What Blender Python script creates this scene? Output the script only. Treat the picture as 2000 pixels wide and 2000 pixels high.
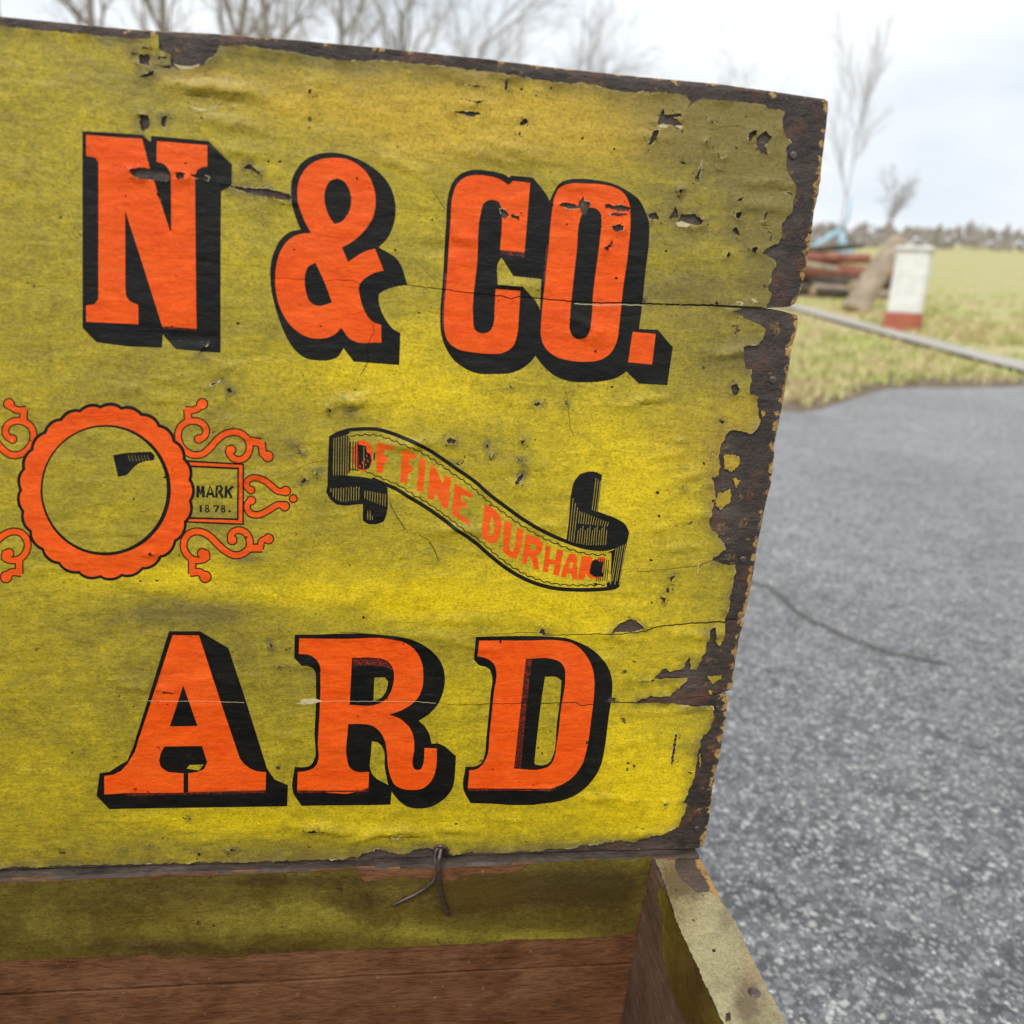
import bpy, bmesh, math, random
import numpy as np
from mathutils import Vector, Matrix
from mathutils.geometry import delaunay_2d_cdt
from mathutils import noise as mnoise

for o in list(bpy.data.objects): bpy.data.objects.remove(o)
scene = bpy.context.scene
COL = scene.collection
R = math.radians

# ------------------------------------------------------------------ camera
F_PX = 1600.0                                   # focal length in photo pixels (photo 2000 x 2000)
PITCH, YAW, ROLL = R(-14.69), R(8.0), R(3.5)
CAM = np.array([-0.1914, -0.4177, 0.3223])
LEAN = R(-3.24)                                 # the lid leans a little towards the opening
H_LID = 0.42
GROUND_Z = -0.30
def cam_axes():
    cy, sy, cp, sp, cr, sr = math.cos(YAW), math.sin(YAW), math.cos(PITCH), math.sin(PITCH), math.cos(ROLL), math.sin(ROLL)
    f = np.array([sy*cp, cy*cp, sp]); r = np.array([cy, -sy, 0.0]); u = np.cross(r, f)
    return cr*r + sr*u, -sr*r + cr*u, f
AX_R, AX_U, AX_F = cam_axes()
cam_d = bpy.data.cameras.new('camera'); cam = bpy.data.objects.new('camera', cam_d); COL.objects.link(cam)
m = Matrix.Identity(4)
for i in range(3):
    m[i][0], m[i][1], m[i][2], m[i][3] = AX_R[i], AX_U[i], -AX_F[i], CAM[i]
cam.matrix_world = m
cam_d.sensor_fit = 'HORIZONTAL'; cam_d.sensor_width = 36.0; cam_d.lens = 36.0*F_PX/2000.0
cam_d.clip_start = 0.01; cam_d.clip_end = 3000
cam_d.dof.use_dof = True; cam_d.dof.focus_distance = 0.45; cam_d.dof.aperture_fstop = 7.2
scene.camera = cam

# ------------------------------------------------------------------ sky, sun, exposure
SUN_EL, SUN_AZ = R(48), R(205)                  # azimuth clockwise from +Y
world = bpy.data.worlds.new('World'); scene.world = world; world.use_nodes = True
wn, wl = world.node_tree.nodes, world.node_tree.links
wn.clear()
sky = wn.new('ShaderNodeTexSky'); sky.sky_type = 'NISHITA'; sky.sun_disc = False
sky.sun_elevation = SUN_EL; sky.sun_rotation = SUN_AZ; sky.dust_density = 3.0
bg1 = wn.new('ShaderNodeBackground'); bg1.inputs[1].default_value = 0.12; wl.new(sky.outputs[0], bg1.inputs[0])
tc = wn.new('ShaderNodeTexCoord'); mp = wn.new('ShaderNodeMapping'); mp.inputs['Scale'].default_value = (1.2, 1.2, 4.0)
wl.new(tc.outputs['Generated'], mp.inputs[0])
n1 = wn.new('ShaderNodeTexNoise'); n1.inputs['Scale'].default_value = 2.2; n1.inputs['Detail'].default_value = 5; n1.inputs['Roughness'].default_value = .5
wl.new(mp.outputs[0], n1.inputs['Vector'])
cr1 = wn.new('ShaderNodeValToRGB'); cr1.color_ramp.elements[0].position = .34; cr1.color_ramp.elements[1].position = .62
cr1.color_ramp.elements[0].color = (.69, .735, .79, 1); cr1.color_ramp.elements[1].color = (.88, .905, .925, 1)
wl.new(n1.outputs[0], cr1.inputs[0])
bg2 = wn.new('ShaderNodeBackground'); bg2.inputs[1].default_value = 1.0; wl.new(cr1.outputs[0], bg2.inputs[0])
cr2 = wn.new('ShaderNodeValToRGB'); cr2.color_ramp.elements[0].position = .25; cr2.color_ramp.elements[1].position = .5
cr2.color_ramp.elements[0].color = (.86,)*3 + (1,); cr2.color_ramp.elements[1].color = (.97,)*3 + (1,)
wl.new(n1.outputs[0], cr2.inputs[0])
mixw = wn.new('ShaderNodeMixShader'); wl.new(cr2.outputs[0], mixw.inputs[0]); wl.new(bg1.outputs[0], mixw.inputs[1]); wl.new(bg2.outputs[0], mixw.inputs[2])
wo = wn.new('ShaderNodeOutputWorld'); wl.new(mixw.outputs[0], wo.inputs[0])

sun_d = bpy.data.lights.new('sun', 'SUN'); sun_d.energy = 1.5; sun_d.angle = R(25); sun_d.color = (1, .96, .9)
sun = bpy.data.objects.new('sun', sun_d); COL.objects.link(sun)
sdir = Vector((math.sin(SUN_AZ)*math.cos(SUN_EL), math.cos(SUN_AZ)*math.cos(SUN_EL), math.sin(SUN_EL)))
sun.rotation_euler = sdir.to_track_quat('Z', 'Y').to_euler(); sun.location = (0, 0, 30)
vs = scene.view_settings; vs.view_transform = 'Standard'; vs.look = 'None'; vs.gamma = 1.0; vs.use_curve_mapping = False
vs.exposure = 0.33

# ------------------------------------------------------------------ pixel helpers (photo pixel -> ray -> surface it lies on)
def ray(px, py):
    d = AX_F + AX_R*((px-1000)/F_PX) + AX_U*((1000-py)/F_PX)
    return d
SL, CL = math.sin(LEAN), math.cos(LEAN)
LN = np.array([0, -CL, SL])                      # lid normal, towards the camera side
LV = np.array([0, SL, CL])                       # lid up
def L(p):
    "photo pixel -> (u, v) on the lid plane, metres"
    d = ray(*p); t = -(CAM@LN)/(d@LN); P = CAM + d*t
    return (P[0], P@LV)
def lid_xyz(u, v, w):
    return (u, v*SL - w*CL, v*CL + w*SL)
def on_plane(p, axis, val):
    d = ray(*p); t = (val-CAM[axis])/d[axis]; return CAM + d*t

ZR = {'TL':(240,40,3.864),'TM':(740,40,3.864),'TR':(1240,40,3.7154),'ML':(240,500,3.864),'MM':(740,500,3.864),'MR':(1240,500,3.7154),
      'BL':(240,1000,3.864),'BM':(740,1000,3.864),'BR':(1240,1000,3.7154),'LL':(240,1500,3.864),'LM':(740,1500,3.864),'LR':(1240,1500,3.7154),
      'AM':(520,290,4.2933),'CO':(850,320,4.025),'RR':(560,1220,5.2206),'DD':(900,1220,5.3656),'B1':(630,820,6.44),'B2':(920,880,6.0375),
      'SC':(340,770,5.0846),'S':(0,0,1.0)}
def Z(s):
    "'TL 1,2 3,4 BR 5,6' -> list of photo pixels; a region code switches the crop the numbers were read in"
    out = []; reg = ZR['S']
    for tok in s.split():
        if tok in ZR: reg = ZR[tok]; continue
        a, b = tok.split(','); out.append((reg[0]+float(a)/reg[2], reg[1]+float(b)/reg[2]))
    return out

def smooth(pts, closed=True, corner=40, sub=4):
    P = [np.array(p, float) for p in pts]; n = len(P); T = []
    for i in range(n):
        if not closed and i in (0, n-1):
            T.append(np.zeros(2)); continue
        a, b, c = P[i-1], P[i], P[(i+1) % n]; d1, d2 = b-a, c-b
        l1, l2 = np.linalg.norm(d1)+1e-9, np.linalg.norm(d2)+1e-9
        ang = math.degrees(math.acos(max(-1, min(1, d1@d2/l1/l2))))
        if ang > corner: T.append(None)
        else:
            t = d1/l1*l2 + d2/l2*l1; T.append(t/(np.linalg.norm(t)+1e-9))
    out = []
    for i in range(n if closed else n-1):
        a, b = P[i], P[(i+1) % n]; ta, tb = T[i], T[(i+1) % n]; l = np.linalg.norm(b-a)
        ch = (b-a)/(l+1e-9)
        if ta is None or not ta.any(): ta = ch
        if tb is None or not tb.any(): tb = ch
        k = max(1, min(sub, int(l/4)))
        for j in range(k):
            s = j/k; h1 = 2*s**3-3*s**2+1; h2 = -2*s**3+3*s**2; h3 = s**3-2*s**2+s; h4 = s**3-s**2
            out.append(h1*a+h2*b+h3*l*ta+h4*l*tb)
    if not closed: out.append(P[-1])
    return [tuple(p) for p in out]

rng = random.Random(7)
def jag(pts, amp=1.6, step=5.0, closed=True):
    "torn edge: subdivide and push about"
    out = []; n = len(pts)
    for i in range(n if closed else n-1):
        a, b = np.array(pts[i]), np.array(pts[(i+1) % n]); d = b-a; l = np.linalg.norm(d)
        k = max(1, int(l/step)); nrm = np.array([-d[1], d[0]])/(l+1e-9)
        for j in range(k):
            q = a + d*j/k
            if l > 2: q = q + nrm*rng.gauss(0, amp*.5) + nrm*amp*mnoise.noise((q[0]*.06, q[1]*.06, 3))
            out.append(tuple(q))
    if not closed: out.append(pts[-1])
    return out

def stroke(pts, w, closed=False):
    "polyline -> ribbon polygon of width w (number or list)"
    P = [np.array(p, float) for p in pts]; n = len(P); Lf, Rt = [], []
    for i in range(n):
        a = P[max(0, i-1)]; b = P[min(n-1, i+1)]; t = (b-a)/(np.linalg.norm(b-a)+1e-9); nn = np.array([-t[1], t[0]])
        ww = (w[i] if isinstance(w, (list, tuple)) else w)/2
        Lf.append(tuple(P[i]+nn*ww)); Rt.append(tuple(P[i]-nn*ww))
    return Lf + Rt[::-1]
def disc(c, r, n=18, ry=None):
    return [(c[0]+r*math.cos(2*math.pi*i/n), c[1]+(ry or r)*math.sin(2*math.pi*i/n)) for i in range(n)]

# ------------------------------------------------------------------ object helpers
def link(o, parent=None):
    COL.objects.link(o)
    if parent: o.parent = parent
    return o
def mesh_obj(name, verts, faces, mats, parent=None, smooth_shade=False, mat_idx=None):
    me = bpy.data.meshes.new(name); me.from_pydata([tuple(v) for v in verts], [], [tuple(f) for f in faces])
    for mt in (mats if isinstance(mats, (list, tuple)) else [mats]): me.materials.append(mt)
    if mat_idx is not None: me.polygons.foreach_set('material_index', np.array(mat_idx, dtype=np.int32))
    if smooth_shade: me.polygons.foreach_set('use_smooth', np.ones(len(me.polygons), dtype=bool))
    me.update()
    return link(bpy.data.objects.new(name, me), parent)
def empty(name, loc=(0, 0, 0)):
    o = bpy.data.objects.new(name, None); o.location = loc; o.empty_display_size = .05
    return link(o)
def tag(o, label=None, cat=None, group=None, kind=None):
    for k, v in (('label', label), ('category', cat), ('group', group), ('kind', kind)):
        if v: o[k] = v
    return o
def attr(me, name, vals):
    a = me.attributes.new(name, 'FLOAT', 'POINT'); a.data.foreach_set('value', np.asarray(vals, dtype=np.float32))

# ------------------------------------------------------------------ materials
class NT:
    def __init__(s, name):
        s.m = bpy.data.materials.new(name); s.m.use_nodes = True
        s.n = s.m.node_tree.nodes; s.l = s.m.node_tree.links; s.n.clear()
        s.out = s.n.new('ShaderNodeOutputMaterial'); s.b = s.n.new('ShaderNodeBsdfPrincipled'); s.l.new(s.b.outputs[0], s.out.inputs[0])
        s.co = s.n.new('ShaderNodeTexCoord').outputs['Object']
    def set(s, k, v):
        if hasattr(v, 'is_output'): s.l.new(v, s.b.inputs[k])
        else: s.b.inputs[k].default_value = v
    def map(s, scale=(1, 1, 1), rot=(0, 0, 0), loc=(0, 0, 0), src=None):
        n = s.n.new('ShaderNodeMapping'); n.inputs['Scale'].default_value = scale; n.inputs['Rotation'].default_value = rot; n.inputs['Location'].default_value = loc
        s.l.new(src or s.co, n.inputs[0]); return n.outputs[0]
    def noise(s, scale, detail=4, rough=.55, vec=None, dist=0, col=False):
        n = s.n.new('ShaderNodeTexNoise'); n.inputs['Scale'].default_value = scale; n.inputs['Detail'].default_value = detail
        n.inputs['Roughness'].default_value = rough; n.inputs['Distortion'].default_value = dist
        s.l.new(vec or s.co, n.inputs['Vector']); return n.outputs[1 if col else 0]
    def voro(s, scale, vec=None, feature='F1', out='Distance', rnd=1):
        n = s.n.new('ShaderNodeTexVoronoi'); n.feature = feature; n.inputs['Scale'].default_value = scale; n.inputs['Randomness'].default_value = rnd
        s.l.new(vec or s.co, n.inputs['Vector']); return n.outputs[out]
    def ramp(s, src, stops, interp='LINEAR'):
        n = s.n.new('ShaderNodeValToRGB'); r = n.color_ramp; r.interpolation = interp
        while len(r.elements) < len(stops): r.elements.new(.5)
        for e, (p, c) in zip(r.elements, stops):
            e.position = p; e.color = (c, c, c, 1) if isinstance(c, (int, float)) else tuple(c)+(1,)
        s.l.new(src, n.inputs[0]); return n.outputs[0]
    def mix(s, fac, a, b, mode='MIX'):
        n = s.n.new('ShaderNodeMix'); n.data_type = 'RGBA'; n.blend_type = mode
        for sock, v in ((n.inputs[0], fac), (n.inputs[6], a), (n.inputs[7], b)):
            if hasattr(v, 'is_output'): s.l.new(v, sock)
            elif isinstance(v, (int, float)): sock.default_value = v if sock == n.inputs[0] else (v, v, v, 1)
            else: sock.default_value = tuple(v)+(1,)
        return n.outputs[2]
    def math(s, op, a, b=0.0, clamp=False):
        n = s.n.new('ShaderNodeMath'); n.operation = op; n.use_clamp = clamp
        for i, v in enumerate((a, b)):
            if hasattr(v, 'is_output'): s.l.new(v, n.inputs[i])
            else: n.inputs[i].default_value = v
        return n.outputs[0]
    def attr(s, name):
        n = s.n.new('ShaderNodeAttribute'); n.attribute_name = name; return n.outputs['Fac']
    def bump(s, h, strength=.3, dist=.001, prev=None):
        n = s.n.new('ShaderNodeBump'); n.inputs['Strength'].default_value = strength; n.inputs['Distance'].default_value = dist
        s.l.new(h, n.inputs['Height'])
        if prev is not None: s.l.new(prev, n.inputs['Normal'])
        return n.outputs[0]

def paper_relief(t):
    fib = t.noise(1.0, 6, .68, t.map((150, 150, 430)), .4)      # grain of the board telegraphing through the paper
    mott = t.noise(300, 5, .65)
    und = t.noise(1.0, 3, .5, t.map((38, 38, 120)), .5)
    b = t.bump(und, .4, .0020)
    b = t.bump(fib, .38, .0009, b)
    return t.bump(mott, .45, .0006, b), fib, mott

def mat_paper(name, dirty, base, bright, gold):
    t = NT(name)
    nrm, fib, mott = paper_relief(t)
    st = t.attr('paper_tone')                                         # -1 grimy, or painted shade on the side lining .. 0 .. +1 clean yellow
    gd = t.attr('gold')
    n_mid = t.noise(30, 8, .66, t.map((1, 1, 1.35)), .8)
    n_fine = t.noise(300, 5, .75, t.map((1, 1, 1.3)))
    n_sp = t.noise(150, 3, .55)
    s1 = t.math('ADD', t.math('MULTIPLY', st, .62), .43)
    s2 = t.math('ADD', s1, t.math('MULTIPLY', t.math('SUBTRACT', n_mid, .5), 1.2))
    s3 = t.math('ADD', s2, t.math('MULTIPLY', t.math('SUBTRACT', n_fine, .5), .85), True)
    c = t.ramp(s3, [(.0, dirty), (.45, base), (1.0, bright)])
    c = t.mix(t.math('MULTIPLY', gd, .75, True), c, gold)
    grime = t.ramp(t.noise(95, 8, .75), [(.50, 0.0), (.70, 1.0)])
    c = t.mix(t.math('MULTIPLY', grime, .42), c, tuple(x*.40 for x in base))
    flk = t.noise(620, 4, .8, t.map((1, 1, 1.4)))
    c = t.mix(1.0, c, t.ramp(flk, [(.34, .62), (.5, 1.0), (.68, 1.16)]), 'MULTIPLY')
    smear = t.ramp(t.noise(1.0, 5, .65, t.map((14, 14, 60), loc=(2, 0, 5)), 1.0), [(.56, 0.0), (.70, 1.0)])
    c = t.mix(t.math('MULTIPLY', smear, .18), c, tuple(x*.5 for x in base))
    gold2 = t.ramp(t.noise(900, 2, .5, t.map((1, 1, 1))), [(.33, 1.0), (.42, 0.0)])
    c = t.mix(t.math('MULTIPLY', gold2, .45), c, tuple(x*.45 for x in base))
    speck = t.ramp(n_sp, [(.265, 1.0), (.29, 0.0)])
    c = t.mix(t.math('MULTIPLY', speck, .85), c, (.03, .022, .018))
    fibd = t.ramp(fib, [(.28, .88), (.62, 1.04)])
    c = t.mix(1.0, c, fibd, 'MULTIPLY')
    t.set('Base Color', c); t.set('Roughness', t.ramp(n_mid, [(.3, .34), (.75, .58)])); t.set('Specular IOR Level', .5)
    t.set('Normal', nrm)
    return t.m

def mat_ink(name, col, dark, worn_col, worn_amt, rough):
    t = NT(name)
    nrm, fib, mott = paper_relief(t)
    n_mid = t.noise(60, 6, .65, t.map((1, 1, 2.2)))
    c = t.mix(t.ramp(n_mid, [(.35, 0.0), (.75, 1.0)]), col, dark)
    fade = t.ramp(t.noise(13, 6, .7, t.map((1, 1, 1.8), loc=(5, 2, 8)), .6), [(.42, 0.0), (.72, 1.0)])
    c = t.mix(t.math('MULTIPLY', fade, .30), c, tuple(.72*a+.28*b_ for a, b_ in zip(col, worn_col)))
    rub = t.ramp(t.noise(1.0, 6, .75, t.map((60, 60, 420), loc=(1, 5, 2))), [(.58, 0.0), (.70, 1.0)])
    c = t.mix(t.math('MULTIPLY', rub, worn_amt*.8), c, worn_col)
    fibd = t.ramp(fib, [(.28, .82), (.6, 1.04)])
    c = t.mix(1.0, c, t.ramp(t.noise(560, 5, .8, t.map((1, 1, 1.6))), [(.34, .82), (.52, 1.0), (.7, 1.06)]), 'MULTIPLY')
    c = t.mix(1.0, c, fibd, 'MULTIPLY')
    w = t.ramp(t.noise(420, 6, .78), [(.62, 0.0), (.74, 1.0)])
    c = t.mix(t.math('MULTIPLY', w, worn_amt), c, worn_col)
    sp = t.ramp(t.noise(170, 3, .55), [(.26, 1.0), (.285, 0.0)])
    c = t.mix(t.math('MULTIPLY', sp, .75), c, (.03, .02, .018))
    t.set('Base Color', c); t.set('Roughness', rough); t.set('Specular IOR Level', .24); t.set('Normal', nrm)
    return t.m

def mat_wood(name, cols, axis='x', ochre=None, scale=1.0, rough=.62, bump=.7, scratch=None):
    t = NT(name)
    sc = {'x': (26, 105, 105), 'y': (105, 26, 105), 'z': (110, 110, 16)}[axis]
    sc = tuple(v*scale for v in sc)
    g1 = t.noise(1.0, 6, .68, t.map(sc), .6)
    g2 = t.noise(1.0, 4, .6, t.map(tuple(v*4 for v in sc)))
    n = t.noise(22*scale, 6, .65)
    v = t.math('ADD', t.math('MULTIPLY', g1, .45), t.math('MULTIPLY', n, .55))
    c = t.ramp(v, [(.33, cols[0]), (.5, cols[1]), (.68, cols[2])])
    pore = t.ramp(g2, [(.30, .62), (.5, 1.0)])
    c = t.mix(1.0, c, pore, 'MULTIPLY')
    if ochre:
        w = t.attr('wear'); ns = t.noise(210, 6, .75); ex = t.attr('exposed')
        dk = t.ramp(t.noise(70, 5, .7), [(.3, .30), (.7, .62)])
        c = t.mix(ex, c, t.mix(1.0, c, dk, 'MULTIPLY'))
        f = t.ramp(t.math('ADD', t.math('MULTIPLY', w, .62), t.math('MULTIPLY', t.math('SUBTRACT', ns, .5), 1.1)), [(.34, 0.0), (.40, 1.0)])
        c = t.mix(f, c, ochre)
        pt = t.ramp(t.noise(48, 7, .75, t.map((1, 1, 1), loc=(3, 1, 7))), [(.52, 0.0), (.62, 1.0)])
        c = t.mix(t.math('MULTIPLY', pt, .65), c, (.125, .050, .020))
        po = t.ramp(t.noise(120, 8, .8, t.map((1, 1, 1), loc=(7, 4, 1))), [(.585, 0.0), (.63, 1.0)])
        c = t.mix(t.math('MULTIPLY', po, .7), c, (.30, .18, .035))
        du = t.ramp(t.noise(260, 6, .8, t.map((1, 1, 1), loc=(1, 8, 3))), [(.64, 0.0), (.70, 1.0)])
        c = t.mix(t.math('MULTIPLY', du, .5), c, (.34, .29, .23))
        lump = t.noise(75, 7, .72)
    if scratch:
        sn = t.ramp(t.noise(260, 3, .5, t.map((1, 1, .5), loc=(1, 2, 3))), [(.70, 0.0), (.74, 1.0)])
        c = t.mix(t.math('MULTIPLY', sn, .6), c, scratch)
    b = t.bump(g1, bump, .0018); b = t.bump(g2, bump*.8, .0008, b)
    b = t.bump(lump if ochre else t.noise(85, 7, .75), .9 if ochre else .6, .003 if ochre else .0016, b)
    t.set('Base Color', c); t.set('Roughness', rough if not ochre else t.ramp(g1, [(.35, .32), (.65, .7)])); t.set('Specular IOR Level', .45 if ochre else .22); t.set('Normal', b)
    return t.m

def mat_simple(name, col, rough=.6, var=.25, scale=30, metallic=0.0, bump=.2, dist=.002, spec=.4):
    t = NT(name)
    n = t.noise(scale, 6, .65)
    c = t.ramp(n, [(.3, tuple(x*(1-var) for x in col)), (.7, tuple(min(1, x*(1+var)) for x in col))])
    t.set('Base Color', c); t.set('Roughness', rough); t.set('Metallic', metallic); t.set('Specular IOR Level', spec)
    if bump: t.set('Normal', t.bump(n, bump, dist))
    return t.m

M = {}
M['paper'] = mat_paper('yellow_label_paper', (.220, .172, .036), (.430, .334, .016), (.80, .580, .002), (.66, .42, .025))
M['red'] = mat_ink('red_ink', (.98, .118, .006), (.84, .074, .006), (.72, .30, .09), .42, .40)
M['black'] = mat_ink('black_ink', (.005, .006, .006), (.012, .012, .010), (.085, .065, .04), .28, .34)
def mat_over():
    t = NT('red_under_black_ink'); nrm, fib, mott = paper_relief(t)
    c = t.mix(t.ramp(t.noise(700, 4, .8), [(.46, 0.0), (.60, 1.0)]), (.030, .010, .008), (.26, .022, .008))
    t.set('Base Color', c); t.set('Roughness', .4); t.set('Normal', nrm); return t.m
M['over'] = mat_over()
M['line'] = mat_ink('fine_line_ink', (.42, .32, .06), (.34, .25, .03), (.5, .4, .2), .1, .5)
M['fibre'] = mat_simple('torn_paper_fibre', (.56, .47, .26), .8, .2, 400)
M['lid_wood'] = mat_wood('weathered_lid_wood', [(.035, .024, .020), (.095, .066, .053), (.165, .118, .092)], 'x', ochre=(.42, .24, .065))
M['in_wood'] = mat_wood('brown_interior_wood', [(.075, .028, .011), (.178, .075, .031), (.25, .118, .055)], 'x', scale=1.3, scratch=(.34, .2, .11), bump=.9)
M['side_wood'] = mat_wood('brown_side_wood', [(.06, .036, .024), (.13, .075, .048), (.20, .125, .085)], 'y', scale=1.2)
M['grey_wood'] = mat_wood('grey_rim_wood', [(.020, .016, .013), (.075, .058, .046), (.15, .12, .098)], 'x', scale=1.6)
M['lining'] = mat_paper('olive_lining_paper', (.066, .042, .009), (.145, .108, .015), (.31, .255, .03), (.15, .085, .01))
M['wire'] = mat_simple('rusty_wire', (.13, .10, .09), .42, .5, 600, .7, .5, .0005)

# ------------------------------------------------------------------ generic sheet built by constrained triangulation
def inside(poly, pts):
    poly = np.asarray(poly); x, y = pts[:, 0], pts[:, 1]; c = np.zeros(len(pts), bool)
    mn, mx = poly.min(0), poly.max(0)
    sel = np.where((x >= mn[0]) & (x <= mx[0]) & (y >= mn[1]) & (y <= mx[1]))[0]
    if not len(sel): return c
    xs, ys = x[sel], y[sel]; r = np.zeros(len(sel), bool); n = len(poly); j = n-1
    for i in range(n):
        (xi, yi), (xj, yj) = poly[i], poly[j]
        if yi != yj: r ^= ((yi > ys) != (yj > ys)) & (xs < (xj-xi)*(ys-yi)/(yj-yi)+xi)
        j = i
    c[sel] = r; return c

def cdt(polys, bounds, step, seed=1):
    "polys: list of point lists (mm); adds a jittered grid; returns verts (n,2), tris (m,3)"
    V, Ed = [], []
    for p in polys:
        b = len(V); n = len(p); V += [Vector(q) for q in p]; Ed += [(b+i, b+(i+1) % n) for i in range(n)]
    rg = random.Random(seed)
    x0, y0, x1, y1 = bounds
    nx, ny = max(2, int((x1-x0)/step)), max(2, int((y1-y0)/step))
    for i in range(nx+1):
        for j in range(ny+1):
            jx = 0 if i in (0, nx) else rg.uniform(-.25, .25); jy = 0 if j in (0, ny) else rg.uniform(-.25, .25)
            V.append(Vector((x0+(x1-x0)*(i+jx)/nx, y0+(y1-y0)*(j+jy)/ny)))
    r = delaunay_2d_cdt(V, Ed, [], 0, 1e-5, False)
    return np.array([(v.x, v.y) for v in r[0]]), np.array([f[:] for f in r[2]], dtype=np.int64)

def vnormals(P, T):
    a, b, c = P[T[:, 0]], P[T[:, 1]], P[T[:, 2]]; fn = np.cross(b-a, c-a); N = np.zeros_like(P)
    for k in range(3): np.add.at(N, T[:, k], fn)
    return N/(np.linalg.norm(N, axis=1, keepdims=True)+1e-12)

def sub_mesh(name, P, N, T, midx, mats, attrs, parent):
    used, inv = np.unique(T, return_inverse=True); T2 = inv.reshape(T.shape)
    me = bpy.data.meshes.new(name); me.from_pydata(P[used].tolist(), [], T2.tolist())
    for mt in mats: me.materials.append(mt)
    me.polygons.foreach_set('material_index', np.asarray(midx, dtype=np.int32))
    me.polygons.foreach_set('use_smooth', np.ones(len(T2), bool))
    for k, v in attrs.items(): attr(me, k, v[used])
    me.update(); me.normals_split_custom_set_from_vertices(N[used].tolist())
    return link(bpy.data.objects.new(name, me), parent)

# ================================================================== THE CHEST
U_MID = L((208, 957))[0]                          # the emblem marks the middle of the lid
U_LEFT = 2*U_MID
RIM_Z = -0.0015
chest = empty('wooden_chest', (U_MID, -0.19, GROUND_Z))
tag(chest, 'old wooden packing chest with open lid, yellow paper label lettered in red', 'chest')
bpy.context.view_layer.update()
def to_chest(o):
    o.parent = chest; o.matrix_parent_inverse = chest.matrix_world.inverted(); return o

# ---------------- printed art: (piece, ink, outline in photo pixels), later entries lie over earlier ones
ART = []
def art(key, ink, pts, sm=True, corner=40):
    ART.append((key, ink, smooth(pts, True, corner) if sm else list(pts)))

# --- letter N
art('letter_n', 'black', Z('S 163,257 205,259 TL 38,858 155,868 215,918 218,872 650,912 828,1090 825,1250 745,1290 741,1777 ML 740,728 405,700 305,590 300,690 38,680 S 190,668 163,640'), False)
art('letter_n', 'red', Z('S 170,264 TL 38,890 150,893 205,1100 240,1210 360,1588 370,1588 370,1160 345,1110 310,1080 260,1068 262,912 641,943 641,1105 600,1110 565,1130 551,1170 553,1777 ML 560,548 302,530 133,0 TL 38,1480 S 246,410 246.5,560 248,578 255,588 271.5,595 272,633 170,628 170,596 186,594 194,584 194,318 188,308 170,305'), False)
# --- ampersand
art('ampersand', 'black', Z('AM 520,37 640,47 760,85 880,150 980,235 1045,330 1078,430 1085,540 1065,650 1020,750 945,828 1105,935 1183,1143 1080,1160 1000,1185 942,1222 945,1290 975,1380 1020,1460 1070,1515 1125,1545 1115,1813 735,1785 650,1673 600,1745 530,1772 430,1775 330,1755 260,1705 200,1630 140,1510 85,1350 45,1180 37,1060 45,950 75,850 130,755 200,700 290,680 250,580 220,470 210,370 220,260 265,165 340,90 430,50'))
art('ampersand', 'red', Z('AM 600,80 700,100 780,145 850,215 893,300 915,390 915,490 895,580 850,655 780,735 700,795 637,830 688,952 770,895 850,855 913,840 985,1022 900,1045 840,1080 790,1128 778,1160 785,1230 805,1310 835,1380 880,1440 930,1467 963,1475 967,1625 715,1603 670,1560 645,1520 628,1503 590,1545 540,1575 460,1592 370,1585 290,1550 215,1490 155,1410 110,1310 85,1200 78,1090 88,980 115,880 160,800 220,745 300,715 380,710 340,640 300,550 272,460 263,370 275,280 315,195 380,130 460,93 530,82'))
art('ampersand', 'black', Z('AM 595,252 650,275 690,330 712,400 708,490 680,560 630,615 575,635 530,570 500,490 490,400 503,330 535,275'))
art('ampersand', 'black', Z('AM 415,957 355,990 330,1050 325,1120 335,1200 360,1270 410,1312 460,1318 510,1305 553,1290 490,1120'))
# --- letter C
art('letter_c', 'black', Z('CO 320,47 420,57 500,72 545,85 577,110 598,93 765,108 897,290 880,600 832,905 612,882 520,738 505,755 488,948 685,963 815,1127 830,1300 785,1508 720,1580 620,1635 470,1650 310,1640 230,1605 150,1545 80,1440 45,1330 38,1220 60,900 85,450 105,230 140,140 200,80 260,55'))
art('letter_c', 'red', Z('CO 350,90 430,100 500,120 545,148 575,168 612,135 745,150 722,420 700,697 508,677 523,420 520,350 500,300 450,283 410,290 375,320 360,370 330,760 298,1240 305,1290 340,1325 385,1330 430,1310 455,1260 465,1140 473,983 668,997 655,1200 640,1350 610,1430 540,1480 430,1492 300,1480 180,1455 105,1400 72,1310 68,1200 90,900 120,450 135,260 165,170 220,115 280,93'))
# --- letter O
art('letter_o', 'black', Z('CO 1140,118 1280,132 1400,160 1510,215 1600,285 1645,370 1675,460 1678,560 1650,830 1597,1295 1540,1560 1500,1625 1420,1680 1320,1705 1180,1715 1040,1705 940,1665 850,1590 785,1508 815,1400 822,1127 832,905 880,600 898,290 930,220 980,150 1060,122'))
art('letter_o', 'red', Z('CO 1180,157 1300,163 1400,185 1480,235 1520,310 1530,420 1510,700 1470,1000 1440,1280 1420,1400 1370,1490 1290,1540 1180,1553 1060,1545 940,1510 860,1440 828,1350 830,1250 860,930 890,640 915,380 940,250 980,185 1060,158'))
art('letter_o', 'black', Z('CO 1210,345 1265,355 1297,390 1303,460 1290,600 1240,1000 1215,1270 1195,1340 1160,1372 1120,1378 1075,1350 1053,1300 1055,1220 1075,1000 1110,680 1140,420 1165,365'))
# --- full stop
art('full_stop', 'black', Z('CO 1580,1295 1745,1303 1862,1440 1820,1738 1595,1725 1497,1628 1480,1560 1530,1310'), False)
art('full_stop', 'red', Z('CO 1547,1318 1728,1335 1700,1575 1512,1557'), False)
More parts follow.
